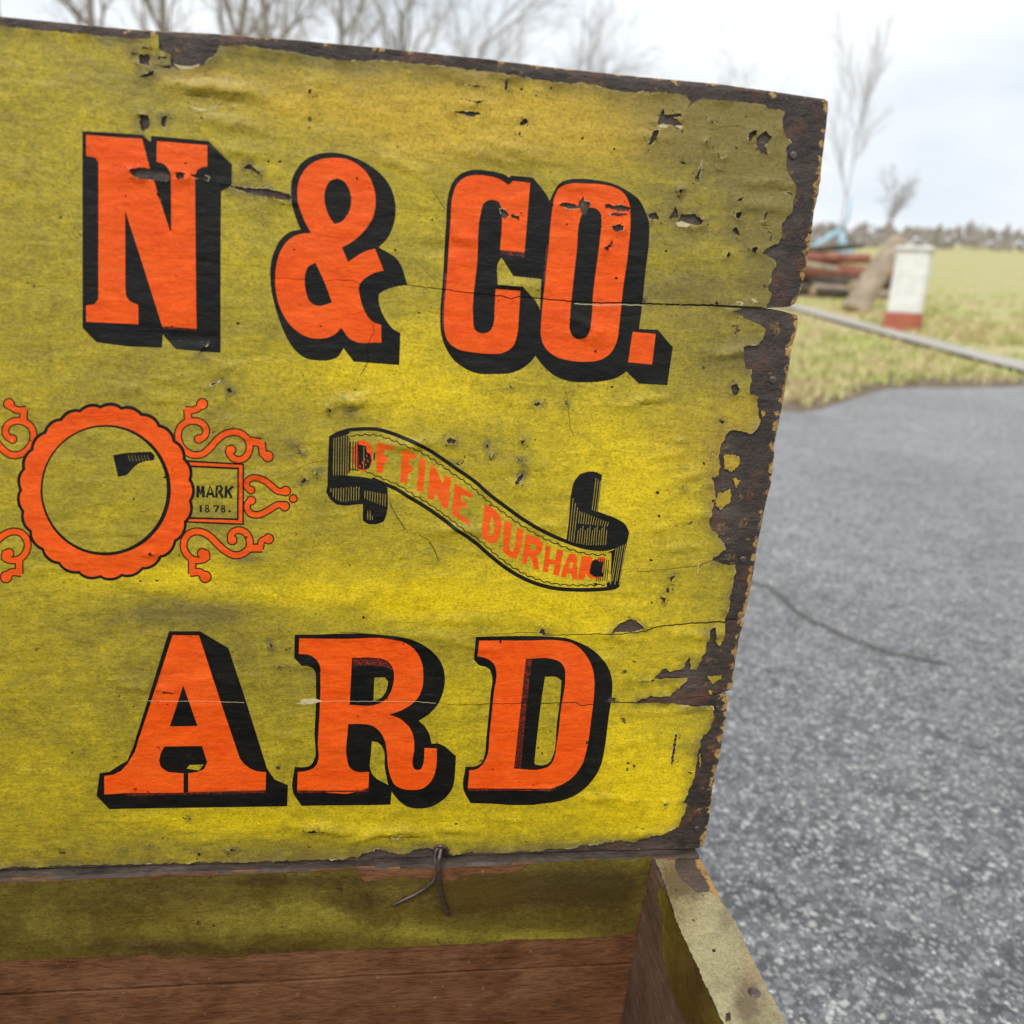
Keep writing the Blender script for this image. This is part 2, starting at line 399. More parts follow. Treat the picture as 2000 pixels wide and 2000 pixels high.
# --- letter A
art('letter_a', 'black', Z('BL 352,893 585,893 800,1020 935,1430 1090,1925 LL 1100,10 1150,80 1248,120 1243,277 38,298 S 215,1578 190,1552 196,1508 215,1505 232,1494 BL 38,1868 85,1760'), False)
art('letter_a', 'red', Z('BL 380,922 578,925 750,1450 885,1850 915,1890 LL 960,-7 1010,15 1083,22 1080,158 497,172 497,30 560,22 615,0 BL 640,1880 625,1830 600,1757 318,1760 290,1810 278,1870 290,1915 LL 310,0 345,22 462,32 462,176 38,180 S 205,1549 205,1513 222,1511 238,1503 BL 38,1895 95,1800'), False)
art('letter_a', 'black', Z('BL 460,1300 567,1607 358,1610'), False)
art('paper', 'paper', Z('BL 485,1928 505,1900 612,1897 578,1942'), False)
# --- letter R
art('letter_r', 'black', Z('RR 85,92 1060,100 1220,125 1370,185 1490,270 1570,370 1605,470 1610,590 1590,690 1540,800 1450,900 1345,968 1410,1030 1455,1110 1475,1200 1560,1205 1725,1330 1715,1500 1700,1620 1650,1720 1560,1800 1460,1850 1330,1862 1220,1840 1140,1780 1070,1690 1058,1825 155,1835 65,1695 85,1437 180,1440 240,1425 270,1390 285,1100 300,600 295,490 265,430 210,405 160,408 78,330'))
art('letter_r', 'red', Z('RR 130,128 600,135 1070,138 1180,165 1270,215 1340,295 1380,390 1392,500 1380,640 1340,730 1270,800 1170,860 1040,910 1130,935 1210,990 1265,1060 1295,1150 1300,1250 1285,1420 1300,1460 1335,1472 1370,1460 1388,1420 1405,1245 1530,1250 1525,1420 1500,1530 1450,1610 1380,1660 1270,1675 1170,1660 1100,1620 1060,1540 1035,1440 1020,1270 1000,1170 950,1080 870,1020 780,1003 628,1003 620,1380 640,1440 690,1480 840,1490 835,1650 780,1675 108,1678 115,1490 200,1480 270,1455 312,1405 320,1200 345,500 340,400 300,340 230,300 125,290'))
art('letter_r', 'black', Z('RR 668,325 880,327 970,340 1040,375 1080,430 1095,510 1085,600 1050,700 980,775 900,808 642,808'))
art('paper', 'paper', Z('RR 895,530 1000,528 1035,570 1020,650 970,730 885,773'))
art('paper', 'paper', Z('RR 870,1178 930,1190 980,1245 1000,1440 1035,1625 890,1535 855,1470 860,1300'))
# --- letter D
art('letter_d', 'black', Z('DD 155,115 960,117 1100,130 1230,175 1370,250 1480,350 1550,460 1580,570 1583,700 1550,930 1500,1300 1470,1440 1400,1580 1310,1690 1200,1770 1090,1820 970,1850 100,1858 25,1710 48,1478 160,1470 220,1430 245,1370 265,1180 310,720 325,530 300,460 250,430 200,420 135,355'))
art('letter_d', 'red', Z('DD 190,155 700,155 1050,158 1150,180 1240,235 1310,315 1370,430 1395,560 1395,680 1360,1000 1310,1320 1270,1440 1200,1550 1110,1630 1010,1680 930,1700 72,1700 88,1515 170,1500 230,1450 265,1390 300,1130 345,700 370,480 350,410 300,360 240,335 172,320'))
art('letter_d', 'black', Z('DD 680,348 960,352 1040,385 1085,450 1092,540 1050,850 1000,1250 970,1400 930,1465 860,1497 555,1497'))
art('paper', 'paper', Z('DD 880,537 1000,540 1050,575 1045,680 1000,1050 960,1370 920,1440 870,1460 780,1457 768,1440 800,1130 840,800'))

# --- slivers where red lies under black
for k_, q_ in (('letter_d', 'DD 682,352 745,352 690,800 628,1490 562,1490 620,900'), ('letter_d', 'DD 74,1702 930,1702 1000,1690 930,1722 80,1728'), ('letter_r', 'RR 672,330 880,330 990,350 1060,410 1075,450 1000,420 880,405 680,410'), ('letter_r', 'RR 108,1680 790,1678 838,1650 838,1690 115,1708'),
               ('letter_c', 'CO 510,680 700,699 698,730 515,712'), ('letter_a', 'LL 38,182 462,177 497,173 1080,160 1080,178 38,202'), ('letter_n', 'ML 303,532 560,550 560,566 310,548'), ('letter_c', 'CO 72,1290 66,1200 90,860 78,860 52,1210 58,1300'), ('letter_o', 'CO 862,930 885,640 872,640 848,930')):
    art(k_, 'over', Z(q_), False)

# --- emblem: scrolls, trade mark tablet, ring
def sc(s): return Z('SC '+s)
def mirror(p): return [(416-x, y) for x, y in p]
SCR = [  # (path, red width) in crop units, then discs
 ('245,445 300,420 325,365 300,300 230,262 140,270 70,320 45,400 65,490 120,560 200,598 280,590 350,540 430,450 500,395 590,370 670,385 735,440 755,520 735,590 690,635 630,645 575,615 548,565 565,520', 56),
 ('145,265 140,150', 62), ('112,150 215,150 270,112', 56), ('755,455 865,478', 70), ('872,470 885,585 930,612', 62),
 ('275,1560 325,1570 330,1615 270,1640 190,1630 125,1570 100,1490 125,1410 190,1362 280,1362 360,1405 430,1475 510,1545 600,1590 690,1575 745,1525 755,1450 725,1380 660,1345 600,1355 565,1395 575,1440', 56),
 ('185,1635 185,1775', 62), ('160,1765 265,1762 310,1800', 62), ('755,1522 880,1520', 66), ('858,1530 870,1452 925,1425', 52),
 ('765,945 730,920 725,870 765,828 830,825 900,850 970,905 1040,958 1105,960', 52),
 ('770,1050 735,1075 730,1130 765,1180 830,1192 900,1170 980,1120 1040,1090 1100,1102', 52)]
SCD = [((285, 92), 48), ((935, 612), 48), ((315, 1805), 52), ((940, 1430), 44), ((1112, 955), 42), ((1102, 1105), 42), ((768, 945), 33), ((770, 1050), 38),
       ((250, 440), 36), ((572, 545), 40), ((285, 1572), 42), ((580, 1440), 42), ((1187, 1030), 33)]
PX = 5.0846
for side in (0, 1):
    f = mirror if side else (lambda p: p)
    for ink, add in (('black', 26), ('red', 0)):
        for path, w in SCR:
            if side and path.startswith(('765,', '770,')): continue
            art('emblem', ink, f(stroke(smooth(sc(path), False, 50, 3), (w+add)/PX)), False)
        for c, r in SCD:
            if side and c[0] > 760: continue
            art('emblem', ink, f(disc(sc('%g,%g' % c)[0], (r+add/2)/PX)), False)
for ink, q in (('black', '100,645 700,684 697,1293 130,1270'), ('red', '120,667 684,697 681,1276 140,1255'),
               ('black', '150,700 650,722 645,1245 150,1233'), ('paper', '160,720 632,742 628,1226 160,1213')):
    art('paper' if ink == 'paper' else 'emblem', ink, sc(q), False)
for w, paths in ((30, ['238,1020 243,902', '290,905 298,1020', '243,905 268,985 290,905']), (26, ['328,1020 362,905 400,1022', '343,985 388,987', '425,1022 430,905 465,908 480,930 468,958 432,962', '455,962 490,1025',
                       '515,1025 522,905', '590,908 525,970', '545,960 575,1025']),
                 (23, ['270,1165 270,1096 258,1108', '395,1103 444,1105 415,1165'])):
    for p in paths: art('emblem', 'black', stroke(sc(p), w/PX), False)
for cx in (333, 492):
    for cy, r in ((1113, 20), (1147, 24)):
        art('emblem', 'black', disc(sc('%g,%g' % (cx, cy))[0], r/PX, 14), False); art('paper', 'line', disc(sc('%g,%g' % (cx, cy))[0], r*.38/PX, 8), False)
art('emblem', 'black', disc(sc('555,1157')[0], 13/PX, 10), False)
def ring(r0, r1, bump_):
    pts = []
    for k in range(200):
        a = 2*math.pi*k/200; ph = ((math.degrees(a)+7) % 14.4)/14.4
        rr = (r0+(r1-r0)*(.5+.5*math.sin(a))) + bump_*math.sin(math.pi*ph)**.7
        pts.append((208+rr*math.cos(a), 956+rr*math.sin(a)))
    return pts
art('emblem', 'black', ring(165, 171, 6), False)
art('emblem', 'red', ring(158, 165, 6.5), False)
art('emblem', 'black', disc((208, 956), 127, 72, 127), False)
art('paper', 'paper', disc((206, 955), 121, 72, 122), False)
art('emblem', 'black', Z('S 222,888 ML 38,1482 100,1478 215,1472 245,1500 240,1537 140,1555 100,1580 70,1610 38,1645 S 232,930 226,905'))
for k in range(7): art('paper', 'line', stroke(Z('ML %g,%g %g,%g' % (45+k*24, 1500, 62+k*24, 1545)), .7), False)

# --- ribbon banner
def b1(s): return Z('B1 '+s)
def b2(s): return Z('B2 '+s)
art('banner', 'black', b1('85,200 180,145 330,95 345,160 310,180 342,210 346,655 300,690 640,745 820,850 800,1200 770,1270 690,1305 580,1305 505,1260 510,1050 430,1055 280,1070 180,1055 90,980 45,900 60,840 65,700'), True, 30)
art('banner', 'black', b2('1120,1045 1150,800 1185,450 1215,350 1280,270 1390,240 1480,250 1540,285 1530,360 1490,710 1600,750 1720,800 1810,860 1860,960 1830,1090 1740,1610 1600,1625 1590,1560 1640,1540 1650,1200 1600,1190 1680,1160 1690,1130 1540,1165 1400,1160 1200,1120'), True, 30)
TOPL = b1('318,122 500,108 700,115 860,158 1000,212 1160,277 1320,362 1500,480 1700,620 1932,783') + b2('200,500 400,652 600,797 800,917 1000,1015 1150,1075 1300,1125 1450,1150 1600,1150 1700,1120')
BOTL = b1('620,735 800,810 900,850 1100,970 1300,1090 1500,1230 1700,1380 1932,1545') + b2('200,1210 400,1370 600,1490 800,1570 1000,1615 1200,1630 1400,1630 1600,1620 1740,1598')
def resample(p, step):
    p = smooth(p, False, 60, 6); out = [p[0]]; acc = 0
    for a, b in zip(p, p[1:]):
        l = math.dist(a, b); s = step-acc
        while s <= l: out.append((a[0]+(b[0]-a[0])*s/l, a[1]+(b[1]-a[1])*s/l)); s += step
        acc = l-(s-step)
    return out
art('banner', 'black', stroke(resample(TOPL, 6), 7.4), False)
art('banner', 'black', stroke(resample(BOTL, 6), 7.6), False)
def scallop(p, off, amp, per=17.0):
    q = resample(p, 2.4); out = []
    for i in range(1, len(q)-1):
        t = np.array(q[i+1])-np.array(q[i-1]); t = t/np.linalg.norm(t); nn = np.array([-t[1], t[0]])
        o = off + amp*abs(math.sin(math.pi*i*2.4/per)); out.append(tuple(np.array(q[i])+nn*o))
    return out
art('banner', 'black', stroke(scallop(TOPL[:-1], 9.5, 3.4), 2.1), False)
art('banner', 'black', stroke(scallop([b1('330,672')[0], b1('480,680')[0]]+BOTL[:-1], -6.5, -3.2), 2.1), False)
# red lettering on the ribbon
OFF = {'O': None}
art('banner', 'red', disc(b1('505,442')[0], 132/6.44, 24, 198/6.44), False)
art('banner', 'black', b1('455,300 545,320 560,400 600,420 620,500 590,600 520,625 455,610'), False)
for x in (352, 386, 418, 448): art('banner', 'black', stroke(b1('%g,265 %g,635' % (x, x-4)), 2.4), False)
art('paper', 'line', stroke(b1('522,330 518,610'), 1.2), False)
art('banner', 'black', stroke(b1('655,410 650,500'), 3.0), False)
for k in range(9): art('banner', 'red', stroke(b1('%g,%g %g,%g' % (470+k*14, 560-k*22+90*(k % 2), 478+k*14, 590-k*22+90*(k % 2))), 1.5), False)
for s in ('680,290 715,275 910,330 880,375 770,370 765,450 825,465 810,530 770,540 762,660 675,660', '1000,375 1060,370 1190,445 1170,495 1100,470 1085,560 1135,585 1125,650 1080,660 1065,790 975,780 1000,440',
          '1220,480 1300,495 1265,905 1185,885', '1350,568 1415,585 1510,800 1540,690 1618,715 1575,1115 1515,1100 1415,900 1400,1005 1320,985',
          '1660,790 1890,930 1870,975 1745,930 1740,1010 1820,1040 1800,1100 1725,1090 1715,1175 1855,1265 1830,1310 1625,1180'):
    art('banner', 'red', b1(s), False)
for s in ('155,640 200,635 300,710 345,780 360,870 340,990 300,1070 220,1090 120,1010 135,850', '390,810 485,855 450,1100 455,1170 490,1190 515,1120 540,900 620,930 575,1180 530,1270 450,1250 370,1180 375,1080',
          '640,985 700,985 800,1030 845,1090 830,1180 770,1230 790,1310 800,1395 740,1390 700,1240 670,1240 650,1330 590,1330 620,1150', '880,1100 935,1130 915,1270 990,1280 1010,1150 1085,1170 1030,1470 960,1450 985,1340 920,1330 900,1430 840,1420',
          '1150,1210 1220,1210 1245,1250 1250,1510 1190,1510 1175,1440 1130,1440 1110,1490 1050,1480 1100,1330', '1300,1235 1410,1240 1440,1300 1520,1240 1580,1255 1560,1330 1530,1500 1440,1500 1400,1500 1350,1440 1330,1520 1250,1510'):
    art('banner', 'red', b2(s), False)
for s in ('240,760 270,830 265,980 215,1000 215,860', '690,1090 760,1100 760,1160 700,1170', '1160,1310 1200,1310 1190,1380 1150,1380'): art('paper', 'paper', b2(s), False)
art('banner', 'black', b2('1430,1290 1470,1270 1500,1300 1560,1300 1540,1400 1560,1480 1450,1480 1390,1440 1410,1330'), False)
for k in range(6): art('banner', 'black', stroke(b2('%g,%g %g,%g' % (1500+k*24, 1260+k*4, 1475+k*24, 1530)), 1.8), False)
# light engraved lines in the dark folds
W_ = 1.25
for x in (146, 176, 207, 240, 271, 301, 329): art('paper', 'line', stroke(b1('%g,%g %g,%g' % (x, 225-(x-146)*.3, x-8, 690)), W_), False)
for i in range(12): art('paper', 'line', stroke(b1('%g,%g %g,%g' % (108+i*32, 850-i*2+(i % 2)*8, 104+i*32, [900, 960, 990, 1000, 1020, 1020, 1020, 1010, 1005, 1005, 1005, 995][i])), W_), False)
for i in range(9): art('paper', 'line', stroke(b1('%g,%g %g,%g' % (535+i*32, 880+i*6, 531+i*32, 985+i*12)), W_), False)
for x, y0, y1 in ((570, 1135, 1245), (602, 1135, 1250), (628, 1200, 1245)): art('paper', 'line', stroke(b1('%g,%g %g,%g' % (x, y0, x, y1)), W_), False)
for i in range(3): art('paper', 'line', stroke(b2('%g,%g %g,%g' % (1468+i*27, 320+i*14, 1424+i*26, 695+i*8)), W_), False)
for i in range(3): art('paper', 'line', stroke(b2('%g,%g %g,%g' % (1200+i*26, 555+i*55, 1148+i*27, 1058+i*8)), W_), False)
for i in range(13):
    x = 1278+i*28
    art('paper', 'line', stroke(b2('%g,%g %g,%g' % (x, 705+i*11, x-16, 850+i*3)), W_), False)
    art('paper', 'line', stroke(b2('%g,%g %g,%g' % (x-18, 930-(i % 3)*25, x-36, 1085+min(i, 4)*5)), W_), False)
for i in range(5): art('paper', 'line', stroke(b2('%g,%g %g,%g' % (1706+i*27, 1140-i*12, 1640+i*25, 1570-(i % 2)*40)), W_), False)

def pxof(U, V):
    "lid (u, v) metres -> photo pixel (for reading stains and ridges off the photo coordinates)"
    Pw = np.stack([U, V*SL, V*CL], 1)-CAM; z = Pw@AX_F
    return 1000+F_PX*(Pw@AX_R)/z, 1000-F_PX*(Pw@AX_U)/z

def ext_left(p0):                                              # a seam runs on level to the left end
    u, v = L(p0); return [tuple(pxof(np.array([U_LEFT]), np.array([v]))[i][0] for i in (0, 1))]

# ---------------- extent of the label and everything torn off it
PAPER = ext_left((249.8, 77)) + Z('TL 38,140 150,150 240,130 270,105 280,230 360,250 370,350 430,372 560,360 620,340 690,270 745,195 900,205 960,200 1100,225 1200,230 1310,255 1400,270 1560,295 1700,310 '
          'TM 0,300 230,325 440,345 620,365 900,400 1050,430 1280,460 1300,475 1530,480 1650,500 1800,530 TR 0,525 180,520 370,545 395,590 372,640 420,600 480,570 600,580 830,600 940,610 960,640 1080,660 1060,760 1090,850 1130,890 1090,930 1085,1010 1100,1100 1160,1200 1165,1260 1140,1310 1130,1400 1060,1470 1060,1570 1030,1620 960,1640 915,1690 1000,1730 1020,1760 1000,1830 '
          'MR 1000,90 975,180 965,250 990,270 950,370 930,378 860,372 780,372 690,400 770,430 800,460 900,490 940,530 920,600 890,640 830,640 780,660 770,700 790,760 800,810 840,820 835,900 820,950 830,1000 880,1020 890,1130 905,1190 870,1250 840,1280 760,1270 680,1265 650,1300 620,1360 600,1440 610,1500 600,1580 560,1610 575,1680 580,1750 550,1858 '
          'BR 530,60 540,110 580,140 600,180 640,220 650,262 555,345 655,372 725,377 715,450 690,600 660,740 650,790 640,880 600,970 580,920 580,830 540,850 520,920 500,1000 470,1080 440,1140 400,1130 390,1040 345,1130 250,1150 210,1120 150,1180 130,1220 0,1225 200,1200 380,1195 310,1260 250,1320 180,1335 110,1325 30,1358 0,1372 260,1372 300,1385 480,1390 560,1400 570,1480 540,1560 490,1610 470,1680 445,1750 440,1858 '
          'LR 430,20 400,120 370,200 340,245 380,260 350,330 310,410 250,450 150,470 60,500 0,530 LM 1800,530 1500,580 1200,610 900,625 540,635 480,600 310,590 170,640 0,600 LL 1810,630 1790,660 1500,680 1000,695 500,705 38,712') + ext_left((249.8, 1684))
HOLES = [Z(s) for s in (
 'CO 970,325 1000,305 1085,310 1115,335 1140,290 1160,255 1175,290 1215,300 1210,350 1180,420 1150,390 1130,350 1070,355 1030,355', 'CO 1320,320 1360,315 1390,330 1450,320 1530,345 1520,370 1440,370 1330,345',
 'CO 1355,395 1400,385 1520,395 1440,415 1370,408', 'CO 1375,490 1440,475 1475,490 1470,525 1410,530', 'CO 1320,660 1370,630 1390,590 1385,640 1345,685', 'CO 500,350 545,360 580,400 545,435 525,420', 'CO 590,395 655,405 660,437 600,425',
 'CO 1020,470 1045,475 1030,490', 'CO 1290,490 1310,492 1300,505',
 'TL 60,1130 130,1110 350,1130 370,1180 340,1215 150,1200 90,1180', 'TL 390,1140 470,1150 470,1200 420,1200', 'TL 510,1160 660,1180 650,1215 560,1200', 'TL 740,1230 820,1245 940,1260 1090,1270 1260,1310 1270,1360 1130,1340 980,1310 900,1290',
 'TL 140,715 205,715 205,800 150,850 135,790', 'TL 300,730 340,720 320,820 295,800', 'TL 130,265 205,260 210,350 125,330', 'TL 160,200 215,205 200,225 155,220', 'TL 75,245 130,255 80,262', 'TL 125,430 240,380 245,410 190,435', 'TL 275,270 340,280 330,295 270,290',
 'TL 260,335 300,345 365,340 365,370 300,355', 'TL 915,1110 960,1090 1040,1150 1035,1165 980,1135', 'TL 250,1290 320,1340 300,1360 265,1320', 'TL 1395,550 1420,520 1425,560',
 'TM 640,485 800,500 720,505', 'TM 650,600 740,612 820,605 740,630', 'TM 955,450 972,445 970,520 945,530', 'TM 1290,505 1305,500 1290,560', 'TM 1055,780 1100,740 1130,770 1070,800', 'TM 1050,860 1065,830 1060,880', 'TM 560,690 700,685 790,705 690,730',
 'TR 160,740 200,640 215,690 300,720 345,770 300,790 250,760 160,770', 'TR 90,900 130,800 180,790 120,905', 'TR 150,690 320,680 330,700 200,705', 'TR 430,1150 460,1090 480,1010 475,1100 460,1170', 'TR 810,870 820,820 870,800 870,830 830,880', 'TR 870,860 940,800 985,850 940,910 960,980 910,970 880,920',
 'TR 310,1230 335,1230 320,1265', 'TR 240,1440 290,1345 300,1385 310,1430', 'TR 330,1410 420,1400 490,1450 470,1490 400,1480 300,1470', 'TR 90,1410 150,1395 170,1440 110,1445', 'TR 720,1400 765,1390 750,1440 715,1430', 'TR 730,1310 775,1280 760,1310',
 'TR 700,1520 730,1500 760,1560 720,1550', 'TR 840,1650 880,1640 870,1690 835,1680', 'TR 655,1700 670,1675 685,1700 660,1720', 'TR 1075,1250 1120,1240 1130,1265', 'TR 930,1400 960,1385 925,1470', 'TR 900,1510 920,1515 980,1540 920,1530', 'TR 500,880 515,870 510,905',
 'TR 590,960 600,990 640,1000 660,985 640,1010 600,1000', 'TR 540,740 560,730 560,750', 'TR 315,1020 340,1025 365,1045 330,1040',
 'MR 690,940 730,920 750,960 735,1000 700,1000', 'MR 600,1190 640,1190 630,1220', 'MR 700,1310 730,1320 710,1345', 'MR 545,1420 565,1410 555,1440', 'MR 310,1310 325,1330 315,1335', 'MR 340,1660 350,1690 340,1695', 'MR 570,345 590,320 600,350',
 'BM 1200,910 1225,870 1245,880 1265,925', 'BM 1750,900 1800,840 1890,800 1932,810 1990,850 1990,870 1932,895', 'BM 1710,1430 1740,1385 1785,1400 1780,1425', 'B1 1565,250 1600,215 1690,255 1650,290 1580,290', 'B2 505,375 560,290 620,250 610,310 560,385 525,395',
 'B1 1640,540 1700,535 1760,575 1700,560', 'B2 580,110 605,95 590,125', 'MM 1170,1120 1200,1090 1230,1115 1190,1130', 'MM 1070,1390 1095,1385 1085,1425', 'MM 805,1430 820,1415 825,1445', 'MM 840,1500 860,1490 845,1510', 'MM 1405,1100 1425,1105 1410,1125', 'MM 980,970 1000,975 995,1000',
 'ML 790,1000 810,990 825,1025 800,1035', 'ML 640,985 680,955 745,937 690,970', 'ML 1345,1700 1375,1670 1390,1690 1360,1710', 'ML 1445,1640 1475,1620 1470,1650', 'ML 1295,1420 1320,1440 1365,1485 1340,1470', 'ML 1545,1130 1575,1170 1560,1175', 'ML 1700,1165 1730,1155 1725,1175', 'ML 600,700 650,660 630,690 580,740',
 'BL 195,300 245,310 240,322 200,315', 'BL 300,1350 370,1350 375,1365 310,1360', 'BL 1110,970 1130,1000 1125,1025', 'BL 1185,1160 1220,1170 1190,1175',
 'BR 225,550 240,540 245,575 230,580', 'BR 180,610 220,620 210,650', 'BR 290,1600 305,1600 275,1800 262,1830 255,1800', 'BR 250,470 280,455 255,510', 'LR 205,240 220,245 215,275', 'LR 360,20 410,20 400,30',
 'LL 1385,460 1440,450 1485,465 1430,480', 'LL 560,630 600,630 580,655', 'LL 795,605 860,600 850,615 800,620', 'LM 90,515 170,515 140,530', 'LL 500,365 515,362 508,375')]
ISLANDS = [Z(s) for s in ('MR 640,1430 700,1440 755,1450 755,1510 700,1560 640,1540', 'MR 600,1720 690,1690 690,1780 620,1830 570,1800', 'MR 910,1110 940,1130 920,1170', 'BR 600,830 640,830 640,920 600,970 580,920', 'BR 520,1180 630,1178 620,1200 560,1240 530,1200', 'BR 530,1290 560,1290 545,1320',
 'MR 700,1600 760,1620 730,1680', 'BR 460,1760 470,1740 480,1800 465,1850')]
def vary(path, w0, w1):
    n = len(path); return stroke(path, [w0+(w1-w0)*i/(n-1) for i in range(n)])
SEAM1 = Z('AM 80,1090 150,1088 320,1095 480,1112 600,1103 740,1105 780,1135 950,1140 1183,1143 CO 0,980 85,988 250,1010 400,1025 530,1040 600,1060 660,1045 820,1055 950,1070 1090,1080 1300,1090 1460,1090 1640,1097 1932,1108 MR 200,350 500,355 800,370 930,382 1075,398')
SEAM2 = Z('DD 360,92 500,85 650,70 820,75 870,100 1150,95 1400,85 1717,85 BR 60,860 160,825 390,800 560,795 780,780')
SEAM3 = Z('DD -140,826 0,830 300,820 640,815 750,800 850,815 1050,810 1200,805 1260,840 1370,830 1500,805 1717,805 BR 0,1375 250,1367 560,1330 640,1312')
CRACKS = [vary(jag(SEAM1[:9], .9, 6, False), .8, 1.2), vary(jag(SEAM1[8:], .8, 6, False), 1.3, 4.6), vary(jag(SEAM2, .8, 6, False), .8, 3.0), vary(jag(SEAM3, .7, 6, False), .8, 2.6)]
for s, w in (('BR 0,430 120,420 250,405 450,385 550,345', .9), ('TM 395,1270 430,1320 500,1430', 1.1), ('B1 830,990 880,1110 940,1210 1040,1370', 1.3), ('B1 1210,1440 1330,1500 1400,1620 1465,1770', 1.4), ('AM 895,1470 905,1540 870,1600 850,1680 855,1790 790,1900', 1.1),
             ('ML 1130,1690 1250,1650 1400,1560 1540,1540', .6), ('TR 500,1010 560,1060 640,1110', .7), ('MM 280,30 350,110 440,200', .6), ('MM 1395,970 1420,1080 1440,1280 1470,1360', .8), ('TR 550,800 640,775 760,762', .6), ('TL 480,610 540,660 620,672 700,668 760,615', 1.0), ('TL 480,570 560,575 660,582', 1.0),
             ('LM 0,512 150,513 310,510', 1.0), ('MR 0,1040 60,1075 120,1070', 1.1), ('BL 1620,900 1740,905 1850,915', 1.0), ('DD 820,50 870,100', 1.0), ('B1 430,1060 480,1250 510,1450', .5)):
    CRACKS.append(vary(jag(Z(s), .6, 7, False), w*.8, w*1.3))
FIBRES = [stroke(jag(Z(s), .7, 6, False), w) for s, w in (('BL 130,1415 330,1420 600,1418 920,1430', .8), ('RR 330,772 560,768 880,772 1300,770 1520,790', .8), ('CO 1090,1098 1300,1108 1460,1105 1640,1110', 1.6), ('MR 730,335 760,330 780,345 760,350', 2), ('MR 840,310 870,320 885,335 850,330', 2.2), ('BR 450,440 455,380 462,360', 1.6))]
FIBRES += [Z('RR 80,790 160,770 140,760 180,745 290,742 370,770 290,790 180,805'), Z('TR 290,1470 330,1455 400,1478 370,1500 310,1495'), Z('TL 385,330 440,345 520,350 590,330 580,350 500,372 430,368'), Z('TL 500,640 560,660 640,672 735,640 700,668 600,685 540,672'), Z('TR 165,765 200,750 240,765 220,780 180,778'), Z('TR 280,770 320,760 345,770 330,790')]

# ---------------- relief of the paper: ridges and blisters (px x, y, half length, half height, amplitude mm, slope)
RIDGES = [(420,178,85,9,1.5,.12),(455,245,45,7,1.0,.15),(685,787,40,9,1.3,-.15),(690,815,25,5,.5,0),(800,870,70,9,.8,0),(1430,690,45,6,1.4,-.05),(1262,783,45,5,1.0,-.2),(640,1620,55,7,1.3,.1),(720,1632,40,6,1.1,-.25),(790,1624,45,6,1.1,.05),(890,1620,32,4,.8,.05),
 (1185,1558,50,5,.8,.05),(870,485,32,7,-1.6,-.12),(375,662,45,9,-1.0,0),(1010,300,60,8,.7,.3),(770,320,40,8,.8,.4),(960,110+200,45,6,.6,.25),(1330,1070,40,4,.7,-.1),(1370,1005,30,4,.8,0),(1350,930,30,5,.9,-.25),(1290,1030,25,4,.7,0),(1380,950,25,3,.7,-.2),
 (1480,405,60,10,1.0,.1),(1500,360,50,8,.8,0),(1440,1235,60,6,.9,-.1),(1350,1240,60,6,.8,.05),(1350,1385,50,5,.9,-.1),(1230,1450,40,8,.5,-.2),(1200,1245,60,7,.6,.1),(910,1260,60,7,.7,.15),(840,1240,80,6,.5,.05),(900,1210,80,7,.4,0),(890,1035,50,7,.8,0),(1080,1030,30,5,.7,-.05),
 (560,395,35,4,.6,.05),(520,410,25,4,.4,0),(480,935,35,5,.5,-.2),(500,850,30,4,.4,0),(450,720,30,5,.5,0),(340,745,50,6,.5,0),(260,760,25,5,.7,0),(330,780,35,5,.5,.1),(1010,560,50,6,.6,.1),(1150,640,45,7,.9,.3),(1150,660,40,6,.7,.2),(1120,365,60,7,.6,.15),(905,470,40,5,.8,.05),
 (470,300,60,7,.7,.1),(560,215,40,4,.4,0),(900,155,35,4,.5,.1),(920,205,40,4,.5,.05),(1275,270,45,5,.6,.05),(1330,240,30,4,.6,.1),(1390,505,40,8,.5,0),(1320,560,40,5,.5,0),(1300,890,40,5,.5,-.3),(600,1300,60,6,.4,.1),(420,1330,70,5,.4,0),(320,1345,40,5,.6,0),(540,1435,50,5,.4,.1),(260,1340,30,8,.6,.2),
 (1075,1545,14,5,.9,-.2),(1250,1630,60,6,.7,-.1),(1000,1600,50,4,.4,0),(1180,1290,30,5,.6,-.2),(700,1550,30,4,.3,0),(300,1600,60,5,.3,.02),(420,1640,50,4,.3,-.05)]
rg = random.Random(11)
for _ in range(230):
    RIDGES.append((rg.uniform(-50, 1540), rg.uniform(110, 1640), rg.uniform(10, 38), rg.uniform(2.2, 5), rg.uniform(.12, .42)*rg.choice((1, 1, -1)), rg.gauss(0, .1)))
def relief_px(X, Y):
    h = np.zeros(len(X))
    for (cx, cy, a, b, amp, sl) in RIDGES:
        dx = X-cx; dy = Y-cy-sl*dx - 2.0*np.sin(dx*.09+cx)
        m_ = (np.abs(dx) < 2.6*a) & (np.abs(dy) < 6*b)
        if m_.any():
            u = dx[m_]/a; v = dy[m_]/b
            prof = np.where(v < 0, np.exp(-(v/1.7)**2), np.exp(-(v/.75)**2))     # soft above, sharp below
            h[m_] += amp*prof*np.exp(-u*u)
    return h
